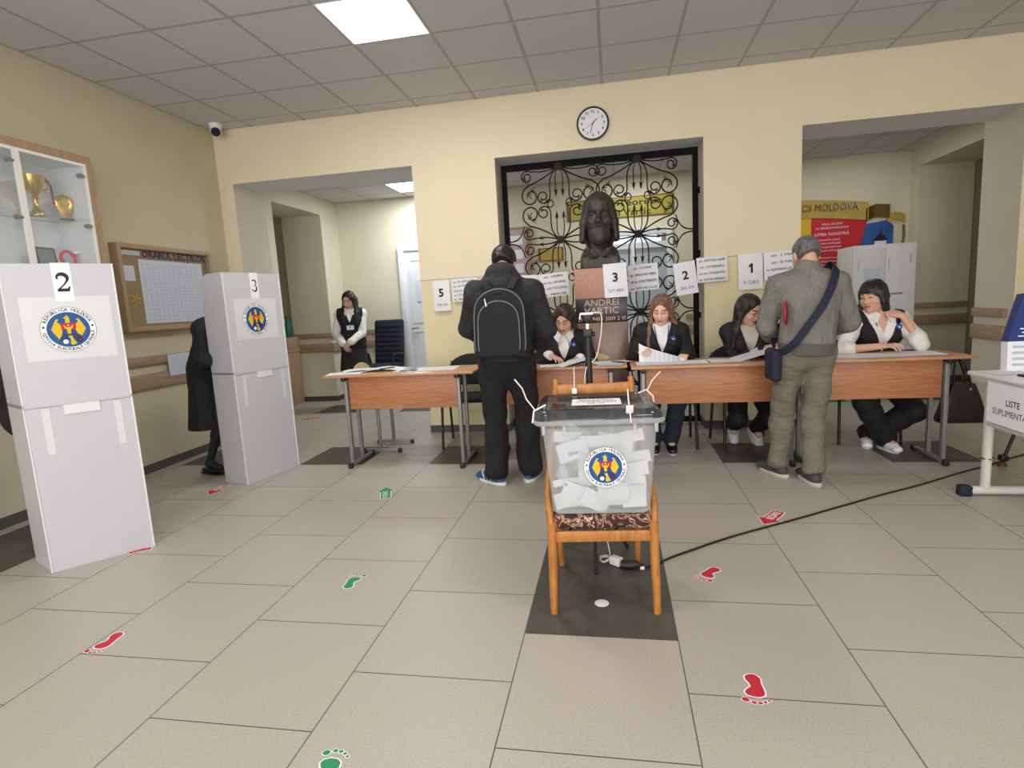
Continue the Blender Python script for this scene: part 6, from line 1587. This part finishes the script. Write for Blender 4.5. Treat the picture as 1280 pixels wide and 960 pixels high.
# the big sheet held up by the clerk
mb = MB(); vs = []; n = 10
for i in range(n + 1):
    u = i / n; x = .20 + u * .36; zt = .94 - .135 * u ** .8 - .0 * u
    for y_, zz in ((4.70 - .02 * u, zC + .004), (4.72, zt)): vs.append((x, y_, zz))
mb.add(vs, [(2 * i, 2 * i + 2, 2 * i + 3, 2 * i + 1) for i in range(n)], 0)
for j in range(9):
    for i in range(1, n - 1):
        a = .08 + j * .1; q = [V(vs[2 * i]).lerp(V(vs[2 * i + 1]), a), V(vs[2 * i + 2]).lerp(V(vs[2 * i + 3]), a)]; mb.add([q[0] + V((.004, -.002, 0)), q[1] + V((-.004, -.002, 0)), q[1] + V((-.004, -.002, .003)), q[0] + V((.004, -.002, .003))], [(0, 1, 2, 3)], 1)
o = mb.build('voter_list', ['paper', 'ink_grey'], None, 60, origin=(.38, 4.70, .80)); tag(o, 'large curved list held upright by the clerk with light brown hair', 'paper')
flat_sheet('flat list page in front of the clerk with light brown hair', .45, 4.60, zC, .56, .24, 1, grid=True, lines=5)
flat_sheet('stack of white pages left of the clerk with glasses', .87, 4.62, zC, .3, .24, -4, grid=True)
flat_sheet('white page turned up by the clerk with glasses', 1.13, 4.66, zC, .42, .27, 6, lift=.09, curl=.03)
flat_sheet('white page at the right end of the third desk', 1.25, 4.56, zC + .001, .2, .2, -8)
flat_sheet('long white list in front of the clerk at the right', 1.82, 4.62, zD, .60, .3, 2, grid=True, lines=6)
flat_sheet('white list at the right end of the right desk', 2.20, 4.64, zD + .001, .32, .3, -2, grid=True, lines=6)
def pen(label, x, y, z, ang, m='blue_dark', l=.14):
    t = thing('pen', label, 'pen', (x, y, z + .0065), ang, 'pens on the desks')
    mb = MB(); mb.tube([(-l / 2, 0, 0), (l / 2 - .045, 0, 0)], .0045, 8); mb.build('barrel', m, t, 50); mb = MB(); mb.tube([(l / 2 - .05, 0, 0), (l / 2, 0, 0), (l / 2 + .004, 0, 0)], [.0055, .005, .002], 8); mb.build('cap', m, t, 50)
pen('dark pen lying across the booklet on the left desk', -1.93, 4.60, zA + .02, 50, 'black_plastic')
pen('blue pen on the sheets in the middle of the left desk', -1.70, 4.50, zA + .004, 20)
pen('dark pen at the right end of the second desk', .03, 4.68, zB + .003, -40, 'black_plastic')
pen('dark pen at the left edge of the list before the clerk at the right', 1.52, 4.50, zD + .004, -12, 'black_plastic', .16)
pen('dark pen at the far corner of the right desk', 2.26, 4.83, zD + .002, -8, 'black_plastic')

# ------------------------------------------------------------------ side table at the right with its sign
t = thing('side_table', 'pale metal table at the right edge with white top and oval legs', 'table', (2.45, 3.3, 0))
mb = MB(); mb.box((2.155, 2.55, .725), (2.80, 3.93, .75), 0, bev=.006); mb.build('tabletop', 'white_plastic', t, 40, world=True)
mb = MB(); mb.box((2.165, 2.6, .695), (2.79, 3.88, .725), 0, bev=.003); mb.build('under_frame', 'steel_white', t, 40, world=True)
for Y_ in (3.77, 2.75):
    mb = MB(); mb.tube([(2.2, Y_, .05), (2.2, Y_, .70)], [(.032, .024)] * 2, 16, flat=(0, 1, 0)); lg = mb.build('leg', 'steel_white', t, 50, world=True)
    mb = MB(); mb.tube([(2.10, Y_, .034), (2.72, Y_, .034)], [(.026, .028)] * 2, 14, flat=(0, 0, 1)); mb.build('foot_bar', 'steel_white', t, 50, world=True)
    for X_, s_ in ((2.055, 1), (2.70, -1)): mb = MB(); mb.box((X_, Y_ - .03, .0), (X_ + .07, Y_ + .03, .066), 0, bev=.012, seg=3); mb.build('foot_cap', 'navy', t, 50, world=True)
    mb = MB(); mb.tube([(2.70, Y_, .05), (2.70, Y_, .70)], [(.032, .024)] * 2, 16, flat=(0, 1, 0)); mb.build('leg', 'steel_white', t, 50, world=True)
mb = MB(); mb.tube([(2.185, 2.78, .46), (2.185, 3.75, .46)], [(.02, .014)] * 2, 10, flat=(0, 0, 1)); mb.build('side_rail', 'steel_white', t, 50, world=True)
mb = MB(); mb.tube([(2.165, 3.77, .235), (2.2, 3.735, .235), (2.235, 3.77, .235), (2.2, 3.805, .235)], .004, 6, closed=True); mb.build('cable_tie', 'cable_black', t, 50, world=True)
mb = MB(); M = frame((2.148, 3.49, .60), (0, -1, 0), (0, 0, 1)); mb.box((-.22, -.118, 0), (.22, .118, .001), 0, M); mb.box((-.22, .118, -.0), (.22, .128, .002), 2, M)
mb.text('LISTE', .05, M @ Matrix.Translation((0, .015, .0012)), 1, .012); mb.text('SUPLIMENTARE', .05, M @ Matrix.Translation((0, -.045, .0012)), 1, .012, w=.33)
o = mb.build('table_sign', ['paper', 'ink', 'ink_grey']); tag(o, 'white sheet reading LISTE SUPLIMENTARE hung on the side table', 'sign')
t = thing('voting_stand', 'blue and white cardboard stand with a window, on the side table', 'display stand', (2.44, 3.86, .75))
mb = MB(); F = frame((0, 0, 0), (1, 0, 0), (0, .05, 1)); mb.prism([(-.11, 0), (.2, 0), (.2, .18), (-.11, .18)], -.06, .0, 0, F); 
for j in range(4):
    for k in range(2): mb.box((-.085, .03 + j * .036, .0005), (.12 - .03 * (j % 2), .045 + j * .036, .001), 1, F) if k == 0 else None
mb.build('printed_base', ['paper', 'ink_grey'], t)
mb = MB(); mb.prism([(-.112, .178), (.2, .178), (.2, .48), (-.035, .46)], -.062, .002, 0, F); w_ = mb.build('blue_panel', 'blue_dark', t)
mb = MB(); mb.prism([(-.03, .30), (.19, .30), (.19, .42), (.0, .415), (-.02, .40)], .002, .004, 0, F, bev=.001); mb.build('window', 'pale_glass', w_)
mb = MB()
for j, (a, b) in enumerate(((-.06, .16), (-.04, .17), (-.05, .15))): mb.box((a, .205 + j * .022, .003), (b, .212 + j * .022, .0038), 0, F)
mb.build('printed_lines', 'paper', w_)
t = thing('pen_tray', 'black flat tray on the side table before the blue stand', 'tray', (2.42, 3.62, .75))
mb = MB(); mb.box((-.16, -.04, 0), (.16, .04, .012), 0, bev=.004); mb.box((-.06, -.035, .012), (.06, .035, .022), 0, bev=.004); mb.build('tray', 'black_plastic', t, 40)
flat_sheet('white sheet at the far corner of the side table', 2.30, 3.80, .75, .22, .16, 10, group='papers on the side table')
flat_sheet('cream sheet at the right edge of the side table', 2.42, 3.45, .75, .2, .26, -12, m='cream_cloth', group='papers on the side table')
t = thing('floor_tripod', 'black tripod leg with a red foot behind the side table', 'tripod', (2.95, 4.46, 0))
for px, py in ((-.29, -.07), (.2, .22), (.18, -.24)):
    mb = MB(); mb.tube([(0, 0, .85), (px * .45, py * .45, .45), (px, py, .03)], .011, 8); lg = mb.build('leg', 'black_plastic', t, 50)
    mb = MB(); mb.lathe([(.03, 0), (.028, .012), (.016, .03)], 14, 0, Matrix.Translation((px, py, 0))); mb.build('foot', 'maroon', lg, 50)
mb = MB(); mb.box((-.31, -.095, .035), (-.26, -.045, .08), 0, bev=.01); mb.build('clamp', 'black_plastic', t, 50)
mb = MB(); mb.tube([(0, 0, .8), (0, 0, 1.1)], .014, 10); mb.build('pole', 'black_plastic', t, 50)

# ------------------------------------------------------------------ handbag at the end of the desks
t = thing('handbag', 'black handbag hanging at the right end of the desks', 'bag', (2.635, 4.86, .215))
mb = MB(); loft(mb, [([(x, y) for x, y in rrect(.165, -.06, .06, .03)], 0.0), (rrect(.168, -.062, .062, .03), .03), (rrect(.12, -.05, .05, .03), .2), (rrect(.085, -.03, .03, .02), .30)]); mb.build('body', 'leather_black', t, 50)
for y_ in (-.03, .03): mb = MB(); mb.tube(smooth_pts([(.05, y_, .28), (.01, y_, .42), (-.045, y_ * .5, .50), (-.075, y_, .42), (-.07, y_, .28)]), .008, 8); mb.build('handle', 'leather_black', t, 50)
mb = MB(); mb.box((.035, -.04, .25), (.048, -.032, .27), 0, bev=.002); mb.build('clasp', 'plate_silver', t)
mb = MB(); mb.tube([(2.345, 4.80, .70), (2.56, 4.86, .70), (2.56, 4.86, .725)], .007, 8); o = mb.build('bag_hook', 'black_plastic', None, 50, origin=(2.345, 4.8, .70)); tag(o, 'black hook at the desk end that carries the handbag', 'hook')

# ------------------------------------------------------------------ right corridor: locker and anthem panel
t = thing('metal_locker', 'pale grey two-door metal locker with a taped sheet, in the right opening', 'locker', (2.98, 7.25, 0))
mb = MB(); mb.box((2.66, 7.02, .02), (3.29, 7.5, 1.735), 0, bev=.004); mb.build('case', 'grey_metal', t, 40, world=True)
for a, b in ((2.675, 2.97), (2.98, 3.275)):
    mb = MB(); mb.box((a, 7.008, .05), (b, 7.02, 1.70), 0, bev=.003); dr = mb.build('door', 'grey_metal', t, 40, world=True)
    mb = MB(); mb.box((a + .03, 7.005, 1.45), (a + .036, 7.01, 1.58), 0); mb.build('slot', 'seam', dr, world=True)
mb = MB(); mb.box((3.04, 7.0, 1.18), (3.16, 7.01, 1.20), 0, frame((0, 0, 0), (1, 0, .0), (0, 1, 0)), .003); mb.build('handle', 'steel_gray', dr, 40, world=True)
mb = MB(); mb.box((3.22, 6.995, 1.52), (3.24, 7.008, 1.62), 0, bev=.003); mb.build('lock', 'ink_grey', dr, 40, world=True)
mb = MB(); mb.box((2.76, 7.003, 1.12), (2.955, 7.006, 1.49), 0)
for j in range(10): mb.box((2.78, 7.0015, 1.18 + j * .03), (2.93, 7.003, 1.185 + j * .03), 1)
mb.build('taped_sheet', ['paper_blue', 'ink_grey'], t, world=True)
t = thing('anthem_panel', 'yellow red and blue wall panel with a golden ribbon above the locker', 'wall panel', (2.5, YC - .02, 1.9))
FP = frame((0, YC - .012, 0), (1, 0, 0), (0, 0, 1)); K_ = 8.4 / 7.9
mb = MB(); mb.prism([(1.9, 1.0), (2.64, 1.0), (2.64, 2.22), (1.9, 2.22)], 0, .008, 0, FP); mb.build('yellow_field', 'yellow', t, world=True)
mb = MB(); M = FP; mb.prism([(2.64, 1.0), (3.05, 1.0), (3.32, 2.12), (3.22, 2.22), (2.64, 2.22)], 0, .009, 0, M)
for i, (tx, zz, ww) in enumerate((('IMNUL DE STAT', 2.12, .26), ('AL REPUBLICII MOLDOVA', 2.07, .40), ('LIMBA NOASTRĂ', 1.99, .42))): mb.text(tx, .038 if i < 2 else .055, M @ Matrix.Translation((2.90, zz, .0095)), 1, .01, w=ww)
for k in range(15): mb.text(('Limba noastră-i o comoară', 'În adâncuri înfundată', 'Un șirag de piatră rară', 'Pe moșie revărsată.', '')[k % 5], .034, M @ Matrix.Translation((2.86 + .01 * (k % 3), 1.92 - k * .047, .0095)), 1, .006, w=.27) if k % 5 != 4 else None
mb.build('red_field', ['red', 'paper'], t, world=True)
mb = MB(); mb.prism([(3.05, 1.0), (3.64, 1.0), (3.64, 2.05), (3.56, 2.12), (3.32, 2.09)], 0, .0085, 0, FP); bl = mb.build('blue_field', 'blue_sky', t, world=True)
mb = MB(); mb.prism([(3.42, 1.6), (3.56, 1.6), (3.56, 1.86), (3.42, 1.86)], .0085, .011, 0, FP); mb.prism([(3.40, 1.86), (3.58, 1.86), (3.53, 1.93), (3.5, 1.95), (3.49, 2.02), (3.48, 1.95), (3.45, 1.93)], .0085, .012, 1, FP); mb.prism([(3.46, 1.66), (3.51, 1.66), (3.51, 1.8), (3.46, 1.8)], .011, .012, 1, FP); mb.build('church_picture', ['paper', 'navy'], bl, world=True)
def ribbon_piece(pts, h, name, m, off):
    mb = MB(); vs = []
    for x, z, o_ in pts: vs += [FP @ V((x, z - h / 2, off + o_)), FP @ V((x, z + h / 2, off + o_))]
    k = len(pts); mb.add(vs, [(2 * i, 2 * i + 2, 2 * i + 3, 2 * i + 1) for i in range(k - 1)]); mb.add([v + V((0, .004, 0)) for v in vs], [(2 * i + 1, 2 * i + 3, 2 * i + 2, 2 * i) for i in range(k - 1)])
    return mb
rp = [(1.2 + 2.13 * i / 20, 2.35 - .07 * ((i - 8) / 10) ** 2, .02 + .012 * math.sin(i * .3)) for i in range(21)]
mb = ribbon_piece(rp, .23, 'r', 'gold_flat', .012)
mb.text('REPUBLICII MOLDOVA', .125, FP @ Matrix.Translation((2.66, 2.335, .052)) @ rotz(-1.5), 1, .02, w=1.08); mb.text('REPUBLICII MOLDOVA', .125, FP @ Matrix.Translation((2.66, 2.335, .051)) @ rotz(-1.5), 2, .05, w=1.095)
mb.build('title_ribbon', ['gold_flat', 'maroon', 'paper'], t, 50, world=True)
mb = ribbon_piece([(3.30, 2.20, .012), (3.36, 2.23, .0), (3.42, 2.25, .0), (3.5, 2.24, .01), (3.58, 2.23, .016)], .17, '', '', .02); mb.build('ribbon_fold', 'gold_dark', t, 50, world=True)
mb = ribbon_piece([(3.56, 2.14, .012), (3.64, 2.165, .02), (3.72, 2.15, .012), (3.77, 2.12, .0)], .1, '', '', .02); mb.build('ribbon_end', 'gold_flat', t, 50, world=True)
mb = MB(); mb.tube([FP @ V((3.755, 2.05, .02)), FP @ V((3.76, 1.9, .02)), FP @ V((3.74, 1.7, .02))], .014, 8); mb.build('ribbon_tail', 'gold_dark', t, 50, world=True)
# left corridor: low cupboard and a bottle
t = thing('low_cupboard', 'low wooden cupboard in the dim side passage behind booth 3', 'cupboard', (-4.86, 7.62, 0))
mb = MB(); mb.box((-5.25, 7.40, 0), (-4.66, 7.84, .78), 0, bev=.004); mb.build('case', 'cab_wood', t, 40, world=True)
mb = MB(); mb.box((-5.26, 7.39, .78), (-4.65, 7.85, .81), 0, bev=.003); mb.build('top', 'cab_wood', t, 40, world=True)
mb = MB(); mb.box((-5.22, 7.392, .05), (-4.69, 7.40, .74), 0, bev=.003); dr = mb.build('door', 'cab_wood', t, 40, world=True); mb = MB(); mb.tube([(-4.74, 7.385, .5), (-4.74, 7.385, .62)], .007, 8); mb.build('handle', 'steel_gray', dr, 50, world=True)
t = thing('bottle', 'teal bottle on a ledge in the dim passage right of booth 3', 'bottle', (-4.72, 7.7, 1.0))
mb = MB(); mb.lathe([(.045, 0), (.052, .01), (.052, .14), (.04, .2), (.018, .25), (.016, .29), (.02, .3), (.001, .302)], 20); mb.build('glass_body', 'bottle_glass', t, 50); mb = MB(); mb.lathe([(.021, .285), (.021, .315), (.001, .317)], 14); mb.build('cap', 'teal', t, 50)
t = thing('wall_ledge', 'brown wall ledge carrying the teal bottle', 'shelf', (-4.9, 7.7, .81)); mb = MB(); mb.box((-5.2, 7.55, .81), (-4.66, 7.85, 1.0), 0, bev=.004); mb.build('board', 'cab_wood', t, 40, world=True)
